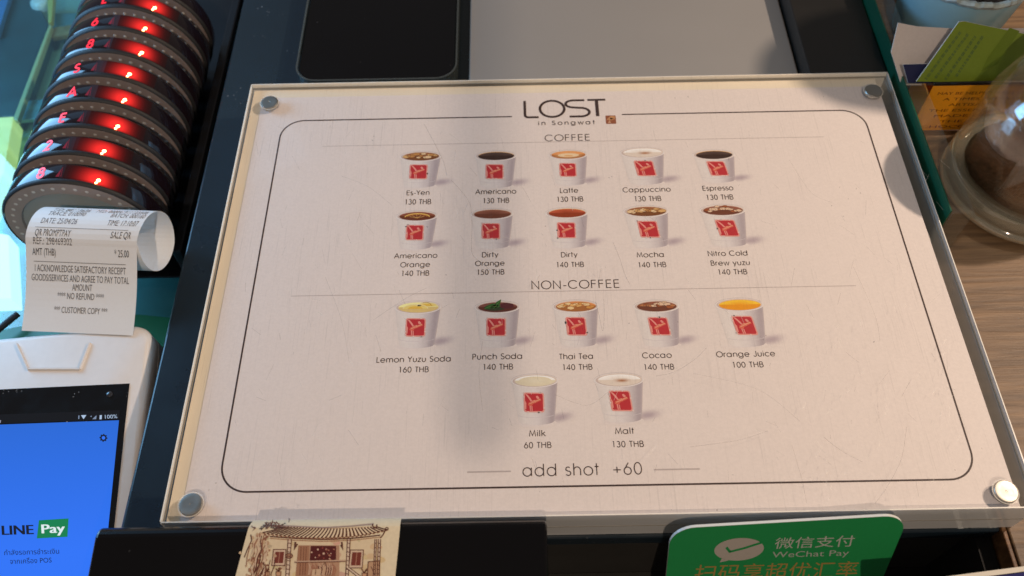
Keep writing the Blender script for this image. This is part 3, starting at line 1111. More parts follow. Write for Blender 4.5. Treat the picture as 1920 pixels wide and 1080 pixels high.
# ================================================================== orange box with leaflets, tub behind
t = thing('orange_box', 'glossy orange carton printed with rows of small capitals, open black top, behind the glass jar', 'box')
OY, OX0, OX1, OZ = .0888, .1666, .300, .0085
M_orange = ink_mat('orange_carton', rough=.18, spec=.5, noise=.06)
ORG = (.95, .38, .018)
b = MB()
b.poly([(OX0, OY, ZB + .0003), (OX1, OY, ZB + .0003), (OX1, OY, OZ), (OX0, OY, OZ)], 0, ORG)
rows = ('MAY BE HELPED MAKE UP FROM THAILAND', 'A TIMES REFRESHMENT RETURN', 'ARTISANAL CHOCOLATES FROM', 'THE ESSENCE OF YOUR OWN', 'MADE FOR THE ARTISAN', 'THE LAND OF THE SMILES', 'CHOCOLATE MADE SINCE')
for i, s in enumerate(rows):
    zt = OZ - .0058 - i * .0037
    w, vs, fs = font_polys(s)
    H = .0018
    sx = (.070) / w
    if i > 4:
        sx *= 1.05
    b.raw([(OX0 + .004 + (i % 3) * .004 + v[0] * sx, OY - .00012, zt + v[1] * H) for v in vs], fs, 0, (.26, .065, .008))
b.build('front_panel', M_orange, t, ink=True)
b = MB()
for (x0, x1, y0, y1) in ((OX0, OX0 + .0006, OY + .0004, OY + .016), (OX1 - .0006, OX1, OY + .0004, OY + .016), (OX0, OX1, OY + .0162, OY + .0168)):
    b.box(x0, x1, y0, y1, ZB + .0003, OZ - .006)
b.build('carton_sides', mat('orange_side', ORG, .3), t)
b = MB()
b.box(OX0 - .0003, OX1 + .0003, OY - .0004, OY + .0006, OZ + .0001, OZ + .0020)
b.build('top_lip', mat('black_lip', (.012, .011, .010), .35), t, bevel=.0003)
# leaflets: each a thin card leaning back in the box
nl = Vector((0, -.93, .36)).normalized()


def card(name, px, p0, col, label, cat, thick=.0006, extra=None, nrm=nl, rough=.45, edge=(.75, .74, .70)):
    pts = [at_plane(x, y, p0, nrm) for x, y in px]
    b = MB()
    b.poly(pts, 0, col)
    bk = [p - nrm * thick for p in pts]
    b.poly(bk[::-1], 0, edge)
    for i in range(len(pts)):
        j = (i + 1) % len(pts)
        b.poly([pts[i], bk[i], bk[j], pts[j]], 0, edge)
    if extra:
        extra(b)
    o = b.build(name, ink_mat(name + '_ink', rough=rough, spec=.4), ink=True, fixn=False)
    return tag(o, label, cat)


P_green = Vector((.2, OY + .004, OZ))


def green_lines(b):
    rs = random.Random(5)
    n = nl
    def P(x, y):
        return at_plane(x, y, P_green + n * .00012, n)
    for k, (sx, sy, ex, ey) in enumerate(((1801, 60, 1735, 150), (1815, 64, 1753, 148), (1829, 68, 1772, 150), (1843, 68, 1792, 145), (1921, 110, 1900, 148))):
        d = Vector((ex - sx, ey - sy))
        L = d.length
        d.normalize()
        q = Vector((-d.y, d.x))
        pos = 0
        while pos < L - 4:
            w = rs.uniform(3, 9)
            a = Vector((sx, sy)) + d * pos
            e_ = a + d * min(w, L - pos)
            for off in (-1.7, 1.0):
                b.poly([P(a.x + q.x * off, a.y + q.y * off), P(e_.x + q.x * off, e_.y + q.y * off), P(e_.x + q.x * (off + 1.1), e_.y + q.y * (off + 1.1)), P(a.x + q.x * (off + 1.1), a.y + q.y * (off + 1.1))], 0, (.05, .11, .06))
            pos += w + 2.5
    # the paler leaf shapes of its print
    b.poly([P(x, y) for x, y in ((1893, 52), (1912, 58), (1870, 120), (1840, 134), (1852, 108))], 0, (.14, .21, .016))


card('green_leaflet', [(1718, 153), (1798, 41), (1808, 40), (2010, 82), (2010, 156)], P_green, (.19, .27, .026), 'olive green leaflet with small dark print, tilted in the orange box', 'leaflet', extra=green_lines)
card('navy_card', [(1703, 156), (1693, 121), (1760, 119), (1790, 156)], Vector((.2, OY + .007, OZ)), (.016, .020, .075), 'dark navy card corner between the white card and the green leaflet', 'card')
card('white_card', [(1690, 160), (1671, 98), (1684, 43), (1720, 50), (1790, 54), (2000, 54), (2000, 160)], Vector((.2, OY + .012, OZ)), (.62, .57, .55), 'plain off-white card standing at the back of the orange box', 'card')

t = thing('shade_goblet', 'tall dark goblet shape added out of view beyond the jar to shade the menu corner', 'goblet', loc=(.305, .1275, ZB - .0198 + .02))  # unseen goblet, added to shade the upper right of the menu
M_gob = mat('dark_shade_goblet', (.05, .045, .04), .4)
b = MB()
b.lathe([(0, 0), (.030, 0), (.030, .003), (.006, .008), (0, .008)], 48)
b.build('foot', M_gob, t, smooth=True, autos=40)
b = MB()
b.lathe([(.0045, .0082), (.0035, .08), (.0045, .1645)], 24)
b.build('stem', M_gob, t, smooth=True)
b = MB()
b.lathe([(0, .1646), (.012, .1669), (.022, .176), (.0262, .192), (.0259, .210), (.0228, .2220), (.0216, .2220), (.0245, .209), (.0247, .192), (.0205, .178), (0, .168)], 64)
b.build('bowl', M_gob, t, smooth=True)

TX, TY = .1995, .1580
t = thing('plastic_tub', 'pale blue translucent plastic tub with a ragged white rim, behind the white card', 'tub', loc=(TX, TY, ZB + .0003))
rs = random.Random(21)
rag = [rs.uniform(-.0012, .0012) for _ in range(96)]
M_tub = mix_mat('pale_blue_plastic', [('Diffuse', (.48, .80, .90), 0, .62), ('Translucent', (.5, .82, .92), 0, .25), ('Glossy', (.9, .9, .9), .2, .13)])
b = MB()
b.lathe([(0, 0), (.022, 0), (.0245, .003), (.0302, .042), (.0288, .042), (.0232, .004), (0, .003)], 96)
b.build('tub_wall', M_tub, t, smooth=True, weld=True, autos=50)
b = MB()
b.lathe([(.0286, .0412), (.0292, .0436), (.0312, .0440), (.0318, .0424), (.0308, .0406)], 96, closed=True, jig=lambda a, j, r, h: (r + rag[int(a * 15.2) % 96] * .6, h + rag[int(a * 15.2) % 96]))
b.build('torn_rim', mat('torn_white_film', (.50, .60, .60), .5, vary=.2, vscale=300), t)
b = MB()
b.lathe([(0, .034), (.009, .036), (.020, .033), (.0272, .034)], 48, jig=lambda a, j, r, h: (r, h + rs.uniform(-.003, .003)))
o = b.build('tub_contents', mat('dark_scraps', (.02, .018, .018), .3, vary=.6, vscale=200), smooth=False)
o.location = (TX, TY, ZB + .0003)
tag(o, 'dark crumpled scraps filling the pale blue tub', 'scraps')

# ================================================================== glossy black stand with the house card (front left)
t = thing('black_stand', 'glossy black vinyl-covered stand in front of the menu, with rounded top edge', 'stand')
ZT = .0085
prof = []
yb_ = at(600, 976, ZT).y
for a in range(0, 91, 15):
    prof.append((yb_ - .0045 + .0045 * math.cos(R_(a)), ZT - .0045 + .0045 * math.sin(R_(a))))
prof = [(yb_, ZB + .0010)] + prof + [(yb_ - .09, ZT - .010), (yb_ - .09, ZB + .0010)]
xa, xb = at(178, 985, ZT).x, at(1026, 966, ZT).x
b = MB()
nn = len(prof)
vs = [(xa + .0008, y, z) for y, z in prof] + [(xb - .0002, y, z) for y, z in prof]
b.raw(vs, [list(range(nn))[::-1], list(range(nn, 2 * nn))] + [(i, (i + 1) % nn, nn + (i + 1) % nn, nn + i) for i in range(nn)])
b.build('cover', M_blackgloss, t, bevel=.0011, seg=3, fixn=True)
b = MB()
b.box(xa + .004, xb - .004, yb_ - .085, yb_ - .006, ZB + .0002, ZB + .0009)
b.build('base_panel', M_dark, t)

# card wrapped over the stand's top edge
slope = .010 / .0855


def on_stand(px, py, up=.0004):
    n = Vector((0, -slope, 1)).normalized()
    return at_plane(px, py, Vector((0, yb_ - .0045, ZT + up)), n)


b = MB()
CREAM = (.70, .60, .42)
n_ = 12
L0, L1, R0, R1 = on_stand(464, 996), on_stand(441, 1082), on_stand(750, 992), on_stand(741, 1082)
L1 = L0 + (L1 - L0) * 1.9
R1 = R0 + (R1 - R0) * 1.9
pad = [(0.0, 0.0)]
b.poly([L1, R1, R0, L0], 0, CREAM)
# the part that curls down over the back edge
prL, prR = L0, R0
for i in range(1, 7):
    a = R_(i * 13)
    dy, dz = .0050 * math.sin(a), -.0050 * (1 - math.cos(a))
    cl, cr = L0 + Vector((0.0002 * i, dy, dz + .0002)), R0 + Vector((0, dy, dz + .0002))
    b.poly([prL, prR, cr, cl], 0, CREAM)
    prL, prR = cl, cr
LINE = (.10, .028, .018)


def hp(x, y):
    """drawing coordinates of the house picture"""
    return 430 + x / 5.647, 940 + y / 5.647


def hfill(pts, col, k=1):
    b.poly([on_stand(*hp(x, y), .0004 + k * 2e-5) for x, y in pts], 0, col)


def hline(pts, w, col=LINE, k=4):
    for q in ribbon(pts, w * 1.45):
        hfill(q, col, k + (int(pts[0][0] * 7 + pts[0][1] * 3) % 5) * .15)


rs = random.Random(4)
YE = 1010
WALL = (.66, .53, .35)
hfill([(430, 380), (1600, 380), (1600, YE), (380, YE)], WALL, 1)
for i in range(40):                                   # washes of sepia
    x, y = rs.uniform(380, 1600), rs.uniform(390, 960)
    w = rs.uniform(20, 80)
    hfill([(x + w * math.cos(q) * rs.uniform(.7, 1), y + w * .6 * math.sin(q) * rs.uniform(.7, 1)) for q in [j * .7 for j in range(9)]], (.56 + rs.uniform(-.08, .08), .41 + rs.uniform(-.07, .07), .26), 1.1 + i * .015)


def roof_top(x):
    u = (x - 600) / 950
    return 262 + 22 * (1 - (2 * u - 1) ** 2) - (14 if x > 1480 else 0) * 0


def eave(x):
    u = (x - 330) / 1320
    return 330 + 62 * (1 - (2 * u - .95) ** 2) - (58 * max(0, u - .75) * 4 * max(0, u - .75))


xs = [330 + 1330 * i / 40 for i in range(41)]
for x0, x1_ in zip(xs, xs[1:]):
    t0, t1 = 600 + (x0 - 330) * .705, 600 + (x1_ - 330) * .705
    hfill([(x0, eave(x0)), (x1_, eave(x1_)), (t1, roof_top(t1)), (t0, roof_top(t0))], (.36, .20, .11), 2)
for i in range(31):
    f = i / 30
    xe, xt = 330 + 1330 * f, 585 + 955 * f
    ye, yt_ = eave(xe), roof_top(xt)
    hline([(xt, yt_ + 5), ((xt + xe) / 2 + 3, (yt_ + ye) / 2 + 5), (xe, ye - 6)], 12, (.72, .58, .40), 3)
    hline([(xt + 15, yt_ + 5), ((xt + xe) / 2 + 22, (yt_ + ye) / 2 + 5), (xe + 21, ye - 4)], 9, (.07, .022, .015), 3.6)
    hfill([(xe + 13 * math.cos(q), ye + 9 * math.sin(q)) for q in [j * 1.05 for j in range(6)]], (.22, .09, .05), 4.2)
hline([(500, 255), (760, 268), (1000, 278), (1300, 262), (1530, 238)], 9, (.33, .24, .22), 4)
hline([(430, 372), (700, 392), (1000, 404), (1300, 392), (1600, 358)], 9, LINE, 4)
hline([(430, 392), (700, 412), (1000, 424), (1300, 412), (1600, 378)], 5, (.30, .12, .07), 4)
hline(arc(1540, 250, 22, 32, -10, 200, 10), 9, LINE, 5)
hline(arc(1668, 290, 15, 13, 0, 360, 10), 6, LINE, 5)
hline([(1655, 300), (1630, 350), (1600, 388)], 9, LINE, 4.6)
# doorway, leaf, windows
DRK = (.085, .012, .010)
hfill([(735, 465), (1165, 465), (1165, 790), (700, YE), (735, YE)], (.42, .24, .15), 2)
hfill([(862, 472), (1130, 472), (1130, 640), (850, 640)], DRK, 3)
hfill([(730, 470), (845, 470), (835, 790), (700, 790)], (.33, .16, .09), 3)
for x in (760, 790, 815):
    hline([(x, 480), (x - 14, 780)], 5, (.17, .06, .035), 4)
for i in range(22):
    x, y = rs.uniform(870, 1125), rs.uniform(480, 630)
    r_ = rs.uniform(4, 13)
    hfill([(x + r_ * math.cos(q), y + r_ * math.sin(q)) for q in [j * 1.05 for j in range(6)]], rs.choice([(.62, .42, .30), (.26, .05, .04), (.40, .16, .10)]), 4)
for (x0_, x1_, y0_, y1_) in ((455, 600, 510, 680), (1270, 1420, 515, 705)):
    hfill([(x0_ + 12, y0_), (x1_, y0_), (x1_ - 12, y1_), (x0_ - 6, y1_)], (.60, .44, .32), 3)
    hline([(x0_ + 12, y0_), (x1_, y0_), (x1_ - 12, y1_), (x0_ - 6, y1_), (x0_ + 12, y0_)], 6, LINE, 4)
    hfill([(x0_ + 32, y0_ + 24), (x1_ - 20, y0_ + 24), (x1_ - 32, y1_ - 26), (x0_ + 16, y1_ - 26)], (.17, .035, .022), 4)
    hline([((x0_ + x1_) / 2 + 6, y0_ + 24), ((x0_ + x1_) / 2 - 8, y1_ - 26)], 5, (.42, .2, .13), 5)
for x0_, x1_, w in ((640, 600, 36), (1265, 1235, 30), (1550, 1525, 18), (1590, 1570, 24)):
    hfill([(x0_ - w / 2, 400), (x0_ + w / 2, 400), (x1_ + w / 2, YE), (x1_ - w / 2, YE)], (.62, .48, .36), 3.4)
    hline([(x0_ - w / 2, 400), (x1_ - w / 2, YE)], 6, LINE, 5)
    hline([(x0_ + w / 2, 400), (x1_ + w / 2, YE)], 6, LINE, 5)
    for y in range(440, 1000, 46):
        hline([(x0_ - w / 2 - (y - 400) * .06, y), (x0_ + w / 2 - (y - 400) * .06, y + 8)], 5, LINE, 5)
hline([(1190, 430), (1200, 500), (1180, 460)], 14, LINE, 5)
hline([(700, 430), (690, 500), (720, 450)], 14, LINE, 5)
hfill(arc(632, 578, 38, 26, 0, 360, 16), (.34, .18, .11), 5)
hline(arc(632, 578, 38, 26, 0, 360, 16), 6, LINE, 6)
# railing
hline([(690, 640), (1230, 628)], 12, (.50, .33, .23), 5)
hline([(690, 648), (1230, 637)], 5, LINE, 5.5)
for i in range(24):
    x = 840 + i * 12
    hline([(x, 655 + (i % 3) * 20), (x + 12, 690 + (i % 2) * 30), (x - 4, 780)], 6, rs.choice([LINE, (.34, .15, .09), (.55, .35, .24)]), 5)
hfill([(880, 720), (970, 715), (975, 792), (870, 792)], (.56, .38, .24), 5.6)
hfill([(990, 690), (1020, 690), (1010, 792), (985, 792)], (.50, .32, .20), 5.6)
hline([(700, 792), (1120, 788)], 10, (.34, .18, .10), 5)
hfill([(690, 800), (1120, 796), (1110, YE), (660, YE)], (.50, .33, .2), 5)
for i in range(6):
    hline([(690, 815 + i * 30), (1115, 810 + i * 30)], 5, LINE, 5.5)
# stair rail and pots, right pier
hfill([(1235, 700), (1275, 705), (1400, 800), (1480, 900), (1440, 900), (1360, 800)], (.68, .54, .40), 5)
hline([(1235, 700), (1360, 800), (1440, 900)], 6, LINE, 5.6)
hline([(1275, 705), (1400, 800), (1480, 900)], 6, LINE, 5.6)
hfill([(1470, 640), (1590, 630), (1585, 850), (1460, 850)], (.45, .27, .16), 4.4)
hline([(1470, 640), (1590, 630), (1585, 850), (1460, 850), (1470, 640)], 6, LINE, 5)
hline([(1500, 690), (1560, 830)], 5, LINE, 5)
for x, y in ((400, 745), (520, 745), (1430, 760)):
    hfill([(x - 26, y), (x + 28, y), (x + 22, y + 48), (x - 24, y + 48)], (.50, .28, .16), 5)
    hline([(x - 26, y), (x + 28, y), (x + 22, y + 48), (x - 24, y + 48), (x - 26, y)], 5, LINE, 5.5)
    for i in range(7):
        hline([(x, y), (x + rs.uniform(-40, 40), y - rs.uniform(20, 50))], 9, (.20, .075, .04), 5.2)
# creeper on the left and over the roof corner
for i in range(150):
    y = rs.uniform(330, 1000)
    x = 330 + (430 - y) * .16 + rs.gauss(0, 55)
    r_ = rs.uniform(10, 34)
    c = rs.choice([(.46, .29, .18), (.34, .17, .10), (.24, .10, .06), (.60, .44, .28), (.52, .36, .22)])
    a = rs.uniform(0, 6)
    hfill([(x + r_ * math.cos(a + q) * rs.uniform(.4, 1), y + r_ * math.sin(a + q) * rs.uniform(.5, 1)) for q in [j * .9 for j in range(7)]], c, 4 + i * .012)
for i in range(34):
    x = 330 + rs.gauss(0, 50)
    y = rs.uniform(330, 700)
    hline([(x, y), (x + rs.uniform(-30, 20), y + 60), (x + rs.uniform(-60, 0), y + 150), (x - rs.uniform(20, 70), y + 240)], rs.uniform(4, 9), rs.choice([LINE, (.62, .46, .32), (.28, .12, .07)]), 6)
for i in range(46):
    x, y = rs.gauss(440, 80), rs.gauss(262, 18)
    hline([(x, y), (x + rs.uniform(-26, 26), y + rs.uniform(-22, 22)), (x + rs.uniform(-40, 40), y + rs.uniform(-26, 26))], 7, rs.choice([(.08, .05, .05), (.15, .07, .06)]), 6)
o = b.build('printed_card', ink_mat('cream_card', rough=.5, noise=.05), ink=True)
tag(o, 'cream card with a sepia drawing of an old tiled-roof house, on the glossy black stand', 'card')

# ================================================================== green payment sign (front right)
TH = 70
dn = Vector((0, -math.cos(R_(TH)), -math.sin(R_(TH))))
nc = Vector((0, -math.sin(R_(TH)), math.cos(R_(TH)))).normalized()
PC = at(1480, 977, .006)


def wc(px, py, up=0.0):
    return at_plane(px, py, PC + nc * up, nc)


t = thing('payment_sign', 'green rounded payment sign with white speech-bubble tick, leaning back against the menu front', 'sign')
cTL, cTR, cBL, cBR = (1258, 992), (1705, 966), (1249, 1082), (1656, 1082)


def cmix(u, v):
    x = (1 - v) * ((1 - u) * cTL[0] + u * cTR[0]) + v * ((1 - u) * cBL[0] + u * cBR[0])
    y = (1 - v) * ((1 - u) * cTL[1] + u * cTR[1]) + v * ((1 - u) * cBL[1] + u * cBR[1])
    return x, y


A_, B_ = wc(*cTL), wc(*cTR)
C_, D_ = wc(*cBL), wc(*cBR)
C_ = A_ + (C_ - A_).normalized() * .100
D_ = B_ + (D_ - B_).normalized() * .100
ex = (B_ - A_)
# outline with rounded upper corners
rc = .0085
ux = ex.normalized()
dl, dr = (C_ - A_).normalized(), (D_ - B_).normalized()
outl = [C_]
ca = A_ + ux * rc + dl * rc
for i in range(9):
    a = R_(90 * i / 8)
    outl.append(ca - ux * rc * math.cos(a) - dl * rc * math.sin(a))
cb = B_ - ux * rc + dr * rc
for i in range(9):
    a = R_(90 * i / 8)
    outl.append(cb + ux * rc * math.sin(a) - dr * rc * math.cos(a))
outl.append(D_)
b = MB()
GRN = (.020, .30, .085)
b.poly([p for p in outl], 0, GRN)


def wtext(s, x0, y0, x1, y1, cap, col, skew=0.0, up=.00006):
    w, vs, fs = font_polys(s)
    base = [Vector((x0, y0)), Vector((x1, y1))]
    pts = []
    for v in vs:
        f = v[0] / w
        p = base[0] + (base[1] - base[0]) * f
        pts.append(wc(p.x + skew * v[1] * cap, p.y - v[1] * cap, up))
    b.raw(pts, fs, 0, col)


PALE = (.50, .45, .40)
e_ = [(1240 + x / 4, 950 + y / 4) for x, y in arc(583, 320, 186, 84, -10, 350, 40)]
bub = [(x, y + (x - 1386) * -.06) for x, y in e_]
b.poly([wc(x, y, .00006) for x, y in bub][::-1], 0, PALE)
b.poly([wc(1240 + x / 4, 950 + y / 4, .00006) for x, y in ((455, 385), (438, 418), (505, 404))][::-1], 0, PALE)
for q in ribbon([(1240 + x / 4, 950 + y / 4) for x, y in ((488, 306), (517, 342))], 5.0) + ribbon([(1240 + x / 4, 950 + y / 4) for x, y in ((510, 340), (620, 312), (752, 270))], 3.6):
    b.poly([wc(p.x, p.y, .00012) for p in q], 0, GRN)
wtext('微信支付', 1451, 1027.5, 1600, 1022.5, 16.5, (.55, .55, .50), .22)
wtext('WeChat Pay', 1447, 1045.5, 1591, 1041.5, 11.2, (.48, .50, .45), .18)
wtext('扫码享超优汇率', 1300, 1088, 1606, 1080.5, 25, (.42, .27, .075), .20)
b.build('sign_face', ink_mat('green_print', rough=.35, spec=.5, noise=.03), t, ink=True)
b = MB()
fr_ = [p - nc * .00015 for p in outl]
bk = [p - nc * .0012 for p in outl]
m_ = len(outl)
b.raw(fr_ + bk, [list(range(m_)), list(range(m_, 2 * m_))[::-1]] + [(i, m_ + i, m_ + (i + 1) % m_, (i + 1) % m_) for i in range(m_)])
b.build('backing', mat('white_acrylic', (.70, .72, .70), .3), t, fixn=True)

# blue card at the very corner
b = MB()
q0, q1 = at(1765, 1082, .004), at(1925, 1061, .004)
d = (q1 - q0).normalized()
nrm = Vector((d.y, -d.x, 0))
for (o0, o1, z0, z1, mi) in ((0, .0016, .0022, .004, 1), (.0018, .05, .0018, .0036, 0)):
    P = [q0 + nrm * o0 - d * .02, q1 + nrm * o0 + d * .03, q1 + nrm * o1 + d * .03, q0 + nrm * o1 - d * .02]
    b.raw([(p.x, p.y, z0) for p in P] + [(p.x, p.y, z1) for p in P], [(0, 1, 2, 3), (7, 6, 5, 4), (0, 4, 5, 1), (1, 5, 6, 2), (2, 6, 7, 3), (3, 7, 4, 0)], mi)
o = b.build('blue_card', [mat('royal_blue_card', (.010, .010, .11), .6, spec=.15), mat('cream_card_edge', (.62, .57, .48), .6)], fixn=True)
tag(o, 'royal blue card with a cream edge at the bottom right corner, before the wooden counter', 'card')

# ================================================================== payment terminal (left)
TZ0, TYB = -.0190, -.0185
ts = .10
nt = Vector((0, -ts, 1)).normalized()
PT = Vector((-.2, TYB, TZ0))


def tp(px, py, up=0.0):
    return at_plane(px, py, PT + nt * up, nt)


t = thing('payment_terminal', 'cream handheld payment terminal with a lit blue screen, on the green mat', 'payment terminal')
b = MB()
bR0, bR1 = tp(269, 668), tp(238, 985)
bd = (bR1 - bR0).normalized()
tl = Vector((bd.y, -bd.x, 0)).normalized() * -1      # towards the right
side = bd.cross(nt).normalized()
if side.x < 0:
    side = -side
top = tp(130, 628)
# body outline in the terminal's plane: origin at the rear right corner
back = -bd
WT = .082
corner = bR0 + back * .0132


def tb(u, v, up=0.0):
    """u to the left from the right edge, v forward from the rear edge"""
    return corner - side * u + bd * v + nt * up


ol = []
r = .0085
for i in range(9):
    a = R_(90 * i / 8)
    ol.append((r - r * math.sin(a), r - r * math.cos(a)))
ol = [(r - r * math.cos(R_(90 * i / 8)), r - r * math.sin(R_(90 * i / 8))) for i in range(9)]     # rear right
ol = [(0, .17)] + ol + [(WT - r + r * math.sin(R_(90 * i / 8)), r - r * math.cos(R_(90 * i / 8))) for i in range(9)] + [(WT, .17)]
m_ = len(ol)
LV = [(-.0004, 0.0000), (.0006, -.0003), (.0018, -.0016), (.0022, -.0032), (.0022, -.0090), (.0016, -.0094), (.0022, -.0100), (.0020, -.0405)]


def grow(u, v, g):
    cu, cv = WT / 2, .085
    return u + (g if u > cu else -g), v + (g if v > cv else -g)


vs, fs = [], []
for g, dz in LV:
    for u, v in ol:
        uu, vv = grow(u, v, g)
        vs.append(tb(uu, vv, dz))
fs.append(list(range(m_)))
for k in range(len(LV) - 1):
    for i in range(m_):
        j = (i + 1) % m_
        fs.append((k * m_ + i, (k + 1) * m_ + i, (k + 1) * m_ + j, k * m_ + j))
fs.append([(len(LV) - 1) * m_ + i for i in range(m_)][::-1])
b.raw(vs, fs)
M_body = mat('cream_abs_plastic', (.74, .69, .65), .38, vary=.02, vscale=300, bump=.06, bscale=1500)
b.build('body', M_body, t, smooth=True, fixn=True, autos=35)
# raised printer-lid outline
b = MB()
for pts, w in (([(53, 692), (150, 692)], .0016), ([(150, 692), (169, 643)], .0013), ([(53, 692), (32, 645)], .0008)):
    P3 = [tp(x, y, .0004) for x, y in pts]
    d = (P3[1] - P3[0]).normalized()
    q = nt.cross(d) * w / 2
    lo = [P3[0] - q, P3[1] - q, P3[1] + q, P3[0] + q]
    hi = [p + nt * .0006 for p in (P3[0] - q * .3, P3[1] - q * .3, P3[1] + q * .6, P3[0] + q * .6)]
    lo = [p - nt * .0006 for p in lo]
    b.raw(lo + hi, [(4, 5, 6, 7), (0, 1, 5, 4), (1, 2, 6, 5), (2, 3, 7, 6), (3, 0, 4, 7)])
b.build('lid_ridge', M_body, t, fixn=True)
# screen glass and lit display
b = MB()
scr = [(-60, 733), (243, 719), (214, 985), (180, 1300), (-60, 1300)]
b.raw([tp(x, y, .0004) for x, y in scr] + [tp(x, y, -.001) for x, y in scr], [(0, 1, 2, 3, 4), (0, 5, 6, 1), (1, 6, 7, 2), (2, 7, 8, 3)])
M_scr = dust(mat('black_screen_glass', (.004, .005, .007), .12, spec=.5, rvary=.08, vscale=120), 700, .22, .8)
sg = b.build('screen_glass', M_scr, t, fixn=True)
b = MB()
BLUE0, BLUE1 = rgb(38, 104, 214), rgb(46, 116, 248)


def tx(px, py, k):
    return tp(px, py, .00045 + k * 2.5e-5)


def disp(pts, col, k):
    b.raw([tx(x, y, k) for x, y in pts], [list(range(len(pts)))], 0, col)


for v in range(8):
    f0, f1 = v / 8, (v + 1) / 8
    y0_, y1_ = 788 + 392 * f0, 788 + 392 * f1
    c0, c1 = [tuple(a_ + (b_ - a_) * min(1, f_ * 1.6) for a_, b_ in zip(BLUE0, BLUE1)) for f_ in (f0, f1)]
    b.raw([tx(-50, y0_ + 10, 0), tx(223 - (y0_ - 788) * .0995, y0_, 0), tx(223 - (y1_ - 788) * .0995, y1_, 0), tx(-50, y1_ + 10, 0)], [(0, 1, 2, 3)], 0, [c0, c0, c1, c1])
disp([(-50, 779), (225, 769), (223.4, 786), (-50, 796)], (.002, .003, .006), 0.5)
WHT = (.42, .55, .75)


def dtext(s, x0, y0, x1, y1, cap, col, k=2, skew=-.06, bold=0):
    w, vs, fs = font_polys(s)
    pts = []
    for v in vs:
        f = v[0] / w
        pts.append(tx(x0 + (x1 - x0) * f + skew * v[1] * cap, y0 + (y1 - y0) * f - v[1] * cap, k))
    b.raw(pts, fs, 0, col)
    if bold:
        pts = []
        for v in vs:
            f = v[0] / w
            pts.append(tx(x0 + (x1 - x0) * f + skew * v[1] * cap + bold, y0 + (y1 - y0) * f - v[1] * cap, k + .3))
        b.raw(pts, fs, 0, col)


dtext('100%', 197, 785, 220, 784, 7.4, WHT)
disp([(187, 778.5), (191, 778.3), (190.6, 786), (186.6, 786.2)], WHT, 2)
disp([(152, 778.5), (162, 778.2), (156.5, 786)], WHT, 2)
disp([(181, 778.5), (180.3, 785.8), (173, 786)], (.2, .27, .4), 2)
disp([(147, 779), (149, 779), (148.6, 785.5), (146.6, 785.5)], (.2, .27, .4), 2)
disp([(169, 781), (172, 779), (171.7, 782)], (.2, .27, .4), 2)
disp([(-2, 788), (2, 787.8), (1, 793), (-3, 793)], (.3, .3, .4), 2)
NAV = (.004, .008, .022)
gx, gy = 194, 821
gear = []
for i in range(32):
    a = 2 * math.pi * i / 32
    rr_ = 7.6 if (i // 2) % 2 == 0 and True else 5.9
    gear.append((gx + rr_ * math.cos(a) * 1.0, gy + rr_ * math.sin(a)))
disp(gear, NAV, 2)
disp(ell(gx, gy, 3.3, 3.3, 16), BLUE1, 3)
disp(ell(gx, gy, 1.0, 1.0, 8), BLUE1, 3.5)
dtext('LINE', 3.5, 1003, 61.5, 1001.5, 18.5, NAV, 2, bold=2.2)
disp([(73, 975.5), (128.5, 972), (126.5, 1006.5), (69, 1009.5)], (.004, .21, .075), 2)
dtext('Pay', 78, 1000, 120.5, 998, 17.5, (.75, .85, .88), 3, bold=1.8)
dtext('กำลังรอการชำระเงิน', 8, 1041, 111, 1038, 9.5, NAV)
dtext('จากเครื่อง POS', 19, 1057.5, 97, 1054.5, 9.5, NAV)
b.build('display', ink_mat('lit_display', rough=.15, emit=1.0), sg, ink=True)
b = MB()
b.lathe([(0, .0003), (.0011, .0003), (.0013, 0), (.0013, -.0004)], 20)
o = b.build('front_camera', mat('lens_ring', (.03, .03, .035), .15), sg, smooth=True)
o.matrix_world = Matrix.Translation(tp(205, 739, .0006))
for v0, v1 in ((.030, .046), (.053, .075)):
    b = MB()
    P = [(v0, -.0050), (v1, -.0050), (v1, -.0075), (v0, -.0075)]
    b.raw([tb(-.0021, v, z) for v, z in P] + [tb(-.0031, v, z) for v, z in P], [(0, 1, 2, 3), (4, 5, 6, 7), (0, 4, 5, 1), (1, 5, 6, 2), (2, 6, 7, 3), (3, 7, 4, 0)])
    b.build('side_button', mat('grey_button', (.05, .05, .052), .45), t, fixn=True, bevel=.0003)

# green mat below the terminal
b = MB()
gm = [(at(x, y, ZF)) for x, y in ((318, 640), (330, 606), (322, 594), (260, 588), (150, 590), (40, 610), (-120, 640))]
cc = [(p.x, p.y) for p in gm]
b.prism([(-.40, -.30), (-.165, -.30)] + cc, ZF - .0036, ZF - .0004)
o = b.build('green_mat', mat('green_rubber', (.010, .16, .055), .35), fixn=True, bevel=.0006)
tag(o, 'bright green mat under the cream payment terminal', 'mat')

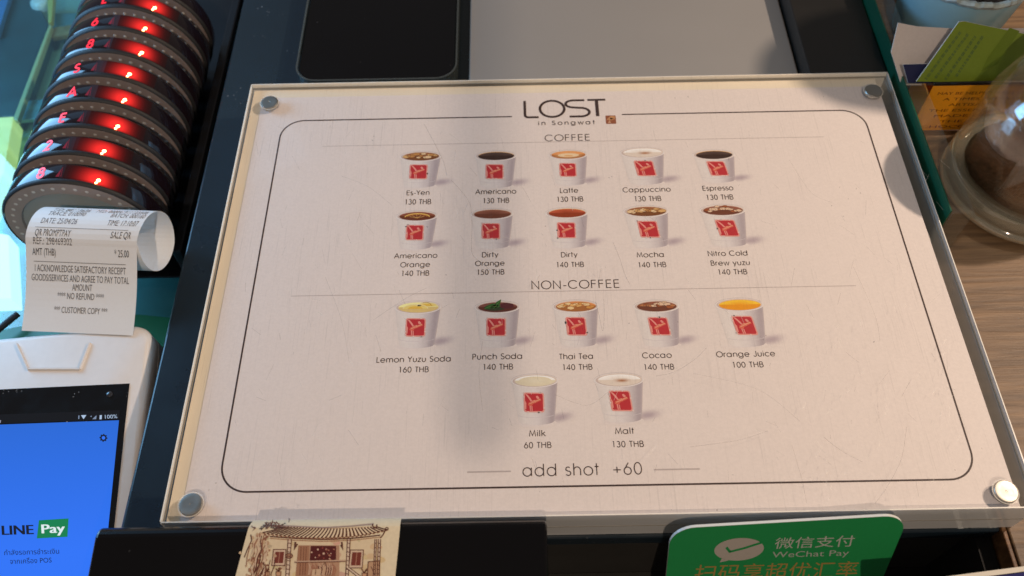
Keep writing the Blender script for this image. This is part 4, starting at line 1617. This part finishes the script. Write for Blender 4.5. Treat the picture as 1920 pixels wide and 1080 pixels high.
# ================================================================== receipt curling out of the terminal
b = MB()
rcL, rcR = tp(38, 627, .0006), tp(251, 622, .0006)
mid = (rcL + rcR) / 2
hw = (rcR - rcL).length / 2
inc = R_(33)
LS = .0395
RR = .0150
path = []
NS = 14
for i in range(NS + 1):
    s_ = LS * i / NS
    # slightly bowed rise
    path.append((s_ * math.cos(inc), s_ * math.sin(inc) - .0022 * math.sin(math.pi * i / NS), 0, 0))
y0, z0 = path[-1][0], path[-1][1]
NA = 40
ATOT = 352
for i in range(1, NA + 1):
    a = R_(ATOT * i / NA)
    h0 = inc
    k = 1 - .25 * (i / NA)
    y = y0 + RR * k * (math.sin(a - h0) + math.sin(h0))
    z = z0 + RR * k * (math.cos(a - h0) - math.cos(h0))
    f = i / NA
    path.append((y, z, 0.0036 * math.sin(min(1.0, f / .5) * math.pi / 2) * (1 if f < .5 else (1 - (f - .5) * 1.7)), .0012 * math.sin(math.pi * f)))
yaw = R_(-4)


def rpt(i, u, up=0.0):
    """i along the strip (float), u -1..1 across"""
    i0 = max(0, min(len(path) - 2, int(i)))
    f = i - i0
    p = [path[i0][k] + (path[i0 + 1][k] - path[i0][k]) * f for k in range(4)]
    j0 = max(0, i0 - 1)
    j1 = min(len(path) - 1, i0 + 2)
    ty, tz = path[j1][0] - path[j0][0], path[j1][1] - path[j0][1]
    L = math.hypot(ty, tz) or 1
    ny, nz = -tz / L, ty / L
    x = u * (hw + p[3]) + p[2]
    y = p[0] + ny * up
    return Vector((mid.x + x * math.cos(yaw) - y * math.sin(yaw) * -1 * -1, mid.y + x * math.sin(yaw) + y * math.cos(yaw), mid.z + p[1] + nz * up))


NP = len(path)
WHT_P = (.76, .75, .735)
NX = 8
for i in range(NP - 1):
    for j in range(NX):
        u0, u1 = -1 + 2 * j / NX, -1 + 2 * (j + 1) / NX
        b.poly([rpt(i, u0), rpt(i, u1), rpt(i + 1, u1), rpt(i + 1, u0)], 0, WHT_P)
        b.poly([rpt(i, u0, -.00012), rpt(i + 1, u0, -.00012), rpt(i + 1, u1, -.00012), rpt(i, u1, -.00012)], 0, WHT_P)
for u in (-1, 1):
    for i in range(NP - 1):
        b.poly([rpt(i, u), rpt(i + 1, u), rpt(i + 1, u, -.00012), rpt(i, u, -.00012)], 0, WHT_P)
RINK = (.13, .12, .12)
seglen = LS / NS


def rtext(s, ul, ur, sm, cap, bold=False):
    """text between u positions; sm = distance up the strip in metres"""
    w, vs, fs = font_polys(s)
    out = []
    for v in vs:
        d = sm + v[1] * cap
        i = d / seglen if d < LS else NS + (d - LS) / (RR * R_(ATOT) / NA * .95)
        out.append(rpt(i, ul + (ur - ul) * v[0] / w, .00008))
    b.raw(out, fs, 0, (.07, .065, .065) if bold else RINK)


def rrule(sm, ul=-.86, ur=.80):
    i = sm / seglen if sm < LS else NS + (sm - LS) / (RR * R_(ATOT) / NA * .95)
    d = .10
    for j in range(8):
        a_, c_ = ul + (ur - ul) * j / 8, ul + (ur - ul) * (j + 1) / 8
        b.poly([rpt(i, a_, .00008), rpt(i, c_, .00008), rpt(i + d, c_, .00008), rpt(i + d, a_, .00008)], 0, (.25, .24, .24))


C = .0029
rtext('*** CUSTOMER COPY ***', -.46, .50, .0090, C)
rtext('**** NO REFUND ****', -.42, .42, .0152, C)
rtext('AMOUNT', -.16, .20, .0190, C)
rtext('GOODS/SERVICES AND AGREE TO PAY TOTAL', -.90, .86, .0226, C)
rtext('I ACKNOWLEDGE SATISFACTORY RECEIPT', -.84, .80, .0264, C)
rrule(.0302)
rtext('AMT (THB)', -.88, -.46, .0328, C, True)
rtext('* 25.00', .60, .86, .0332, C, True)
rtext('REF.: 298469302', -.86, -.16, .0370, C)
rtext('QR PROMPTPAY', -.84, -.20, .0404, C, True)
rtext('SALE QR', .52, .88, .0404, C, True)
rrule(.0438)
rtext('DATE: 25/04/26', -.80, -.16, .0458, C)
rtext('TIME: 17:10:07', .38, .92, .0458, C)
rtext('TRACE: 010090', -.76, -.10, .0502, C)
rtext('BATCH: 000160', .36, .96, .0502, C)
rtext('TID: 88113636', -.74, -.08, .0534, C)
rtext('MID: 000041911123508', .04, 1.0 - .06, .0534, C)
o = b.build('receipt', ink_mat('thermal_paper', rough=.5, noise=.015), ink=True)
tag(o, 'white printed receipt curling up out of the payment terminal', 'receipt')

# ================================================================== pagers on their charger
PR, PTK = .0340, .0112
PCS = 1.036
PCX, PCY, PCZ = at(160, 432, -.0302)
PITCH = .0160 * PCS
M_rim = mat('smoked_glossy_plastic', (.010, .006, .009), .09, spec=.5, coat=.15)
M_ring = mat('taupe_plastic', (.36, .28, .25), .5, vary=.04, vscale=200)
M_stud = mat('pale_stud', (.62, .58, .54), .35)
M_recess = mat('pale_recess', (.36, .34, .31), .5)
M_rubber = mat('black_rubber_edge', (.010, .010, .011), .6)
M_led = mat('lit_red_diode', (.3, .02, .01), .4, emit=(1.0, .25, .09), estr=26)
M_digit = mat('lit_red_digit', (.2, 0, 0), .4, emit=(1.0, .012, .035), estr=1.3)


def glow_mat():
    """red glow in the rim round the diode, its fading painted into the emission"""
    m = bpy.data.materials.new('red_rim_glow')
    n, l = nodes(m)
    b_ = n['Principled BSDF']
    b_.inputs['Base Color'].default_value = (.02, .004, .005, 1)
    b_.inputs['Roughness'].default_value = .12
    a = n.new('ShaderNodeVertexColor')
    a.layer_name = 'ink'
    l.new(a.outputs['Color'], b_.inputs['Emission Color'])
    b_.inputs['Emission Strength'].default_value = 1.0
    return m


M_glow = glow_mat()


def rim_pt(deg, y, r):
    return Vector((r * math.cos(R_(deg)), y, r * math.sin(R_(deg))))


def make_pager():
    t = thing('pager', '', 'pager', 'lit disc pagers in the charging rack')
    b = MB()
    b.lathe([(.0300, .0004), (.0325, .0004), (.0334, .0008), (.0340, .0018), (.0340, .0094), (.0334, .0106), (.0322, .0112), (.020, .0112), (0, .0112)], 96, 0, 'y')
    b.build('rim', M_rim, t, smooth=True, autos=50)
    b = MB()
    b.lathe([(.0332, -.0002), (.0338, .0002), (.0343, .0010), (.0343, .0016), (.0341, .0019)], 96, 0, 'y')
    b.build('rubber_edge', M_rubber, t, smooth=True)
    b = MB()
    b.lathe([(.0258, .0010), (.0262, .0000), (.0328, .0000), (.0332, .0006)], 96, 0, 'y')
    fr2 = b.build('face_ring', M_ring, t, smooth=True, autos=40)
    b = MB()
    for i in range(40):
        a = 9 * i + 3
        cx, cz = .0296 * math.cos(R_(a)), .0296 * math.sin(R_(a))
        vs, fs = [(cx, -.00055, cz)], []
        for k in range(8):
            q = R_(45 * k)
            vs.append((cx + .00085 * math.cos(q), -.00002, cz + .00085 * math.sin(q)))
        fs = [(0, 1 + k, 1 + (k + 1) % 8) for k in range(8)]
        b.raw(vs, fs)
    b.build('face_studs', M_stud, fr2, smooth=True)
    b = MB()
    b.lathe([(0, .0022), (.020, .0020), (.0245, .0016), (.0258, .0011)], 64, 0, 'y')
    b.build('recess', M_recess, t, smooth=True)
    # diode's red glow painted on the rim as a grid
    b = MB()
    r = .03406
    A0, A1, Y0, Y1 = 40, 86, .0019, .0098
    na, ny = 18, 7
    def gc(a, y):
        d = math.hypot((a - 60) * .0006 * (1.0 if a < 60 else .62), (y - .0044) * .9)
        k = math.exp(-(d / .0041) ** 2)
        k2 = math.exp(-(d / .0080) ** 2)
        e = min(1.0, (a - A0) / 8, (A1 - a) / 22) * min(1.0, .45 + (y - Y0) / .002, .45 + (Y1 - y) / .002)
        e = max(0.0, e)
        return ((1.25 * k + .11 * k2) * e, .035 * k * e, .03 * k * e)
    for i in range(na):
        for j in range(ny):
            a0, a1 = A0 + (A1 - A0) * i / na, A0 + (A1 - A0) * (i + 1) / na
            y0, y1 = Y0 + (Y1 - Y0) * j / ny, Y0 + (Y1 - Y0) * (j + 1) / ny
            b.poly([rim_pt(a0, y0, r), rim_pt(a1, y0, r), rim_pt(a1, y1, r), rim_pt(a0, y1, r)], 0, [gc(a0, y0), gc(a1, y0), gc(a1, y1), gc(a0, y1)])
    a = 90
    b.poly([rim_pt(88.5, .0030, r), rim_pt(84.5, .0030, r), rim_pt(85.5, .0085, r)], 0, (.18, .0, .01))
    lw = b.build('rim_glow', M_glow, t, ink=True)
    b = MB()
    c = rim_pt(60, .0042, .0343)
    for (dy, da, s) in ((0, 0, .00075), (-.0016, 1.0, .0005)):  # second, smaller bead stands for the diode's reflection
        c = rim_pt(60 + da, .0042 + dy, .0342)
        vs, fs = [], []
        for i in range(6):
            th = math.pi * i / 5
            for k in range(8):
                ph = 2 * math.pi * k / 8
                vs.append(c + Vector((s * 1.3 * math.sin(th) * math.cos(ph), s * math.sin(th) * math.sin(ph), s * .8 * math.cos(th))))
        for i in range(5):
            for k in range(8):
                fs.append((i * 8 + k, (i + 1) * 8 + k, (i + 1) * 8 + (k + 1) % 8, i * 8 + (k + 1) % 8))
        b.raw(vs, fs)
    b.build('diode', M_led, lw, smooth=True)
    return t


def digit_mesh(ch):
    """a lit character wrapped on the rim at its upper left"""
    b = MB()
    adv, st = GL[ch]
    H = .0052
    for p in st:
        for q in ribbon([(v[0] * H * 1.0, v[1] * H) for v in p], .0011):
            pts = []
            for v in q:
                deg = 103 - math.degrees(v.x / .034)
                pts.append(rim_pt(deg, .0030 + v.y, .03415))
            b.poly(pts)
    return b


places = ('nearest the receipt', 'second from the receipt', 'third from the receipt', 'fourth from the receipt', 'fifth from the receipt', 'sixth from the receipt', 'seventh from the receipt', 'eighth from the receipt', 'last from the receipt')
chars = '82EAS86LC'
proto = make_pager()
kids = list(proto.children)
for k in range(9):
    if k == 0:
        o = proto
    else:
        o = proto.copy()
        COL.objects.link(o)
        for c in kids:
            q = c.copy()
            COL.objects.link(q)
            q.parent = o
            for g in c.children:
                d2 = g.copy()
                COL.objects.link(d2)
                d2.parent = q
    o.location = (PCX, PCY + PITCH * k, PCZ)
    o.scale = (PCS, PCS, PCS)
    o.rotation_euler = (0, R_((0, -2.2, 1.4, .6, -1.6, 2.0, -.8, 1.2, -1.8)[k]), R_((0, .5, -.4, .3, .6, -.5, .2, -.3, .4)[k]))
    if k < 7:
        o['label'] = 'glossy black disc pager with a red light, %s in the rack' % places[k]
    else:
        o['label'] = 'red-lit black disc pager, %s in the rack' % places[k]
    d_ = digit_mesh(chars[k]).build('lit_digit', M_digit, o)

t = thing('pager_charger', 'black charging rack holding the row of red-lit disc pagers', 'charger')
b = MB()
b.box(PCX - .030, PCX + .0405, PCY - .004, PCY + .32, ZF - .0002, ZF + .0012)
b.build('base', M_black, t, bevel=.0006)
b = MB()
b.box(PCX + .0352, PCX + .0405, PCY - .002, PCY + .32, ZF + .0013, ZF + .020)
b.build('side_rail', M_black, t, bevel=.001)
b = MB()
b.box(PCX - .030, PCX - .0352 + .001, PCY - .002, PCY + .32, ZF + .0013, ZF + .004)
b.build('side_rail', M_black, t, bevel=.001)

# ================================================================== glass display case (far left)
t = thing('display_case', 'glass-topped display case with teal glow and pale yellow lit frames, beside the pagers', 'display case')
b = MB()
b.box(-.62, -.1768, -.02, .70, ZF - .0300, ZF - .0285)
M_teal = mat('teal_lit_panel', (.20, .40, .40), .35, vary=.30, vscale=14)
b.build('base_panel', M_teal, t)
b = MB()
b.box(-.60, -.1770, -.4, .69, ZF - .0040, ZF - .0034)
b.build('glass_top', acrylic_mat('case_glass', tint=(.80, .93, .92), rough=.02), t)
M_strip = mat('yellow_light_strip', (.5, .5, .25), .5, emit=(.60, .78, .26), estr=.75)
M_reflect = mat('white_reflection', (.6, .6, .6), .5, emit=(.75, .92, 1.0), estr=1.0)


def case_poly(name, px, z, h, m, parent=None, bevel=.0006):
    b = MB()
    pts = [at(x, y, z) for x, y in px]
    b.prism([(p.x, p.y) for p in pts], z - h, z)
    return b.build(name, m, parent, fixn=True, bevel=bevel)


zz = ZF - .012
case_poly('glow_strip', [(-30, 222), (26, 218), (8, 320), (-30, 420)], zz, .012, M_strip, t)
case_poly('glow_strip', [(-40, 430), (16, 440), (22, 560), (-40, 562)], zz, .012, M_reflect, t)  # glowing patch stands in for a bright reflection on the case
case_poly('frame_bar', [(92, 44), (97, 48), (33, 226), (24, 222)], zz + .002, .004, mat('pale_brass_bar', (.42, .42, .22), .4), t)
case_poly('frame_bar', [(88, -10), (101, -10), (97, 40), (90, 44)], zz + .002, .004, mat('yellow_frame', (.45, .42, .12), .4), t)
case_poly('shelf_bar', [(96, 24), (170, 24), (150, 68), (92, 66)], zz - .004, .003, mat('blue_grey_shelf', (.06, .16, .19), .4), t)
case_poly('shelf_bar', [(28, 190), (96, 184), (82, 222), (24, 226)], zz - .004, .003, mat('blue_grey_shelf_low', (.10, .25, .29), .4), t)
o = case_poly('dark_crate', [(-60, -20), (55, -20), (92, 46), (30, 218), (-60, 220)], zz - .002, .012, mat('dark_teal_box', (.014, .055, .07), .35, vary=.3, vscale=30))
tag(o, 'dark teal box inside the glass display case, left of the pagers', 'box')
o = case_poly('blue_packet', [(-60, -20), (22, -20), (-4, 62), (-60, 70)], zz + .003, .004, mat('blue_wrap', (.04, .16, .40), .4))
tag(o, 'bright blue packet on the dark teal box at the photo corner', 'packet')
b = MB()
p = at(75, 2, zz)
b.lathe([(0, .006), (.004, .006), (.0065, .004), (.007, .0)], 32, 0, 'z', (p.x, p.y, zz - .004))
o = b.build('white_pot', mat('white_glaze', (.6, .64, .66), .25), smooth=True)
tag(o, 'small white pot behind the dark teal box in the display case', 'pot')
o = case_poly('brown_bread', [(92, 52), (140, 44), (136, 62), (95, 70)], zz - .001, .004, mat('toasted_crust', (.22, .15, .06), .7, vary=.3, vscale=120), bevel=.001)
tag(o, 'toasty brown pastry lying on the display case shelf', 'pastry')
b = MB()
pA, pB = at(-30, 640, ZF + .006), at(34, 588, ZF + .006)
b.lathe([(.0016, 0), (.0016, (pB - pA).length)], 12)
o = b.build('black_cable', M_rubber, smooth=True)
o.matrix_world = Matrix.Translation(pA) @ (pB - pA).to_track_quat('Z', 'Y').to_matrix().to_4x4()
tag(o, 'black cable running behind the payment terminal on the green mat', 'cable')

# ================================================================== unseen pendant, added to cast the grey band across the menu
t = thing('shade_pendant', 'slim dark pendant shape added out of view behind the viewer to shade the menu', 'shadow caster', loc=(-.0396, -.3985, .426))
b = MB()
b.lathe([(0, -.0065), (.0044, -.0056), (.0072, -.0026), (.0080, .002), (.0080, .040), (.0068, .10), (.0054, .16), (.0030, .17), (0, .17)], 32)
b.build('pendant_body', M_black, t, smooth=True)
b = MB()
b.lathe([(.0012, .1702), (.0012, 1.4)], 10)
b.build('cord', M_rubber, t, smooth=True)
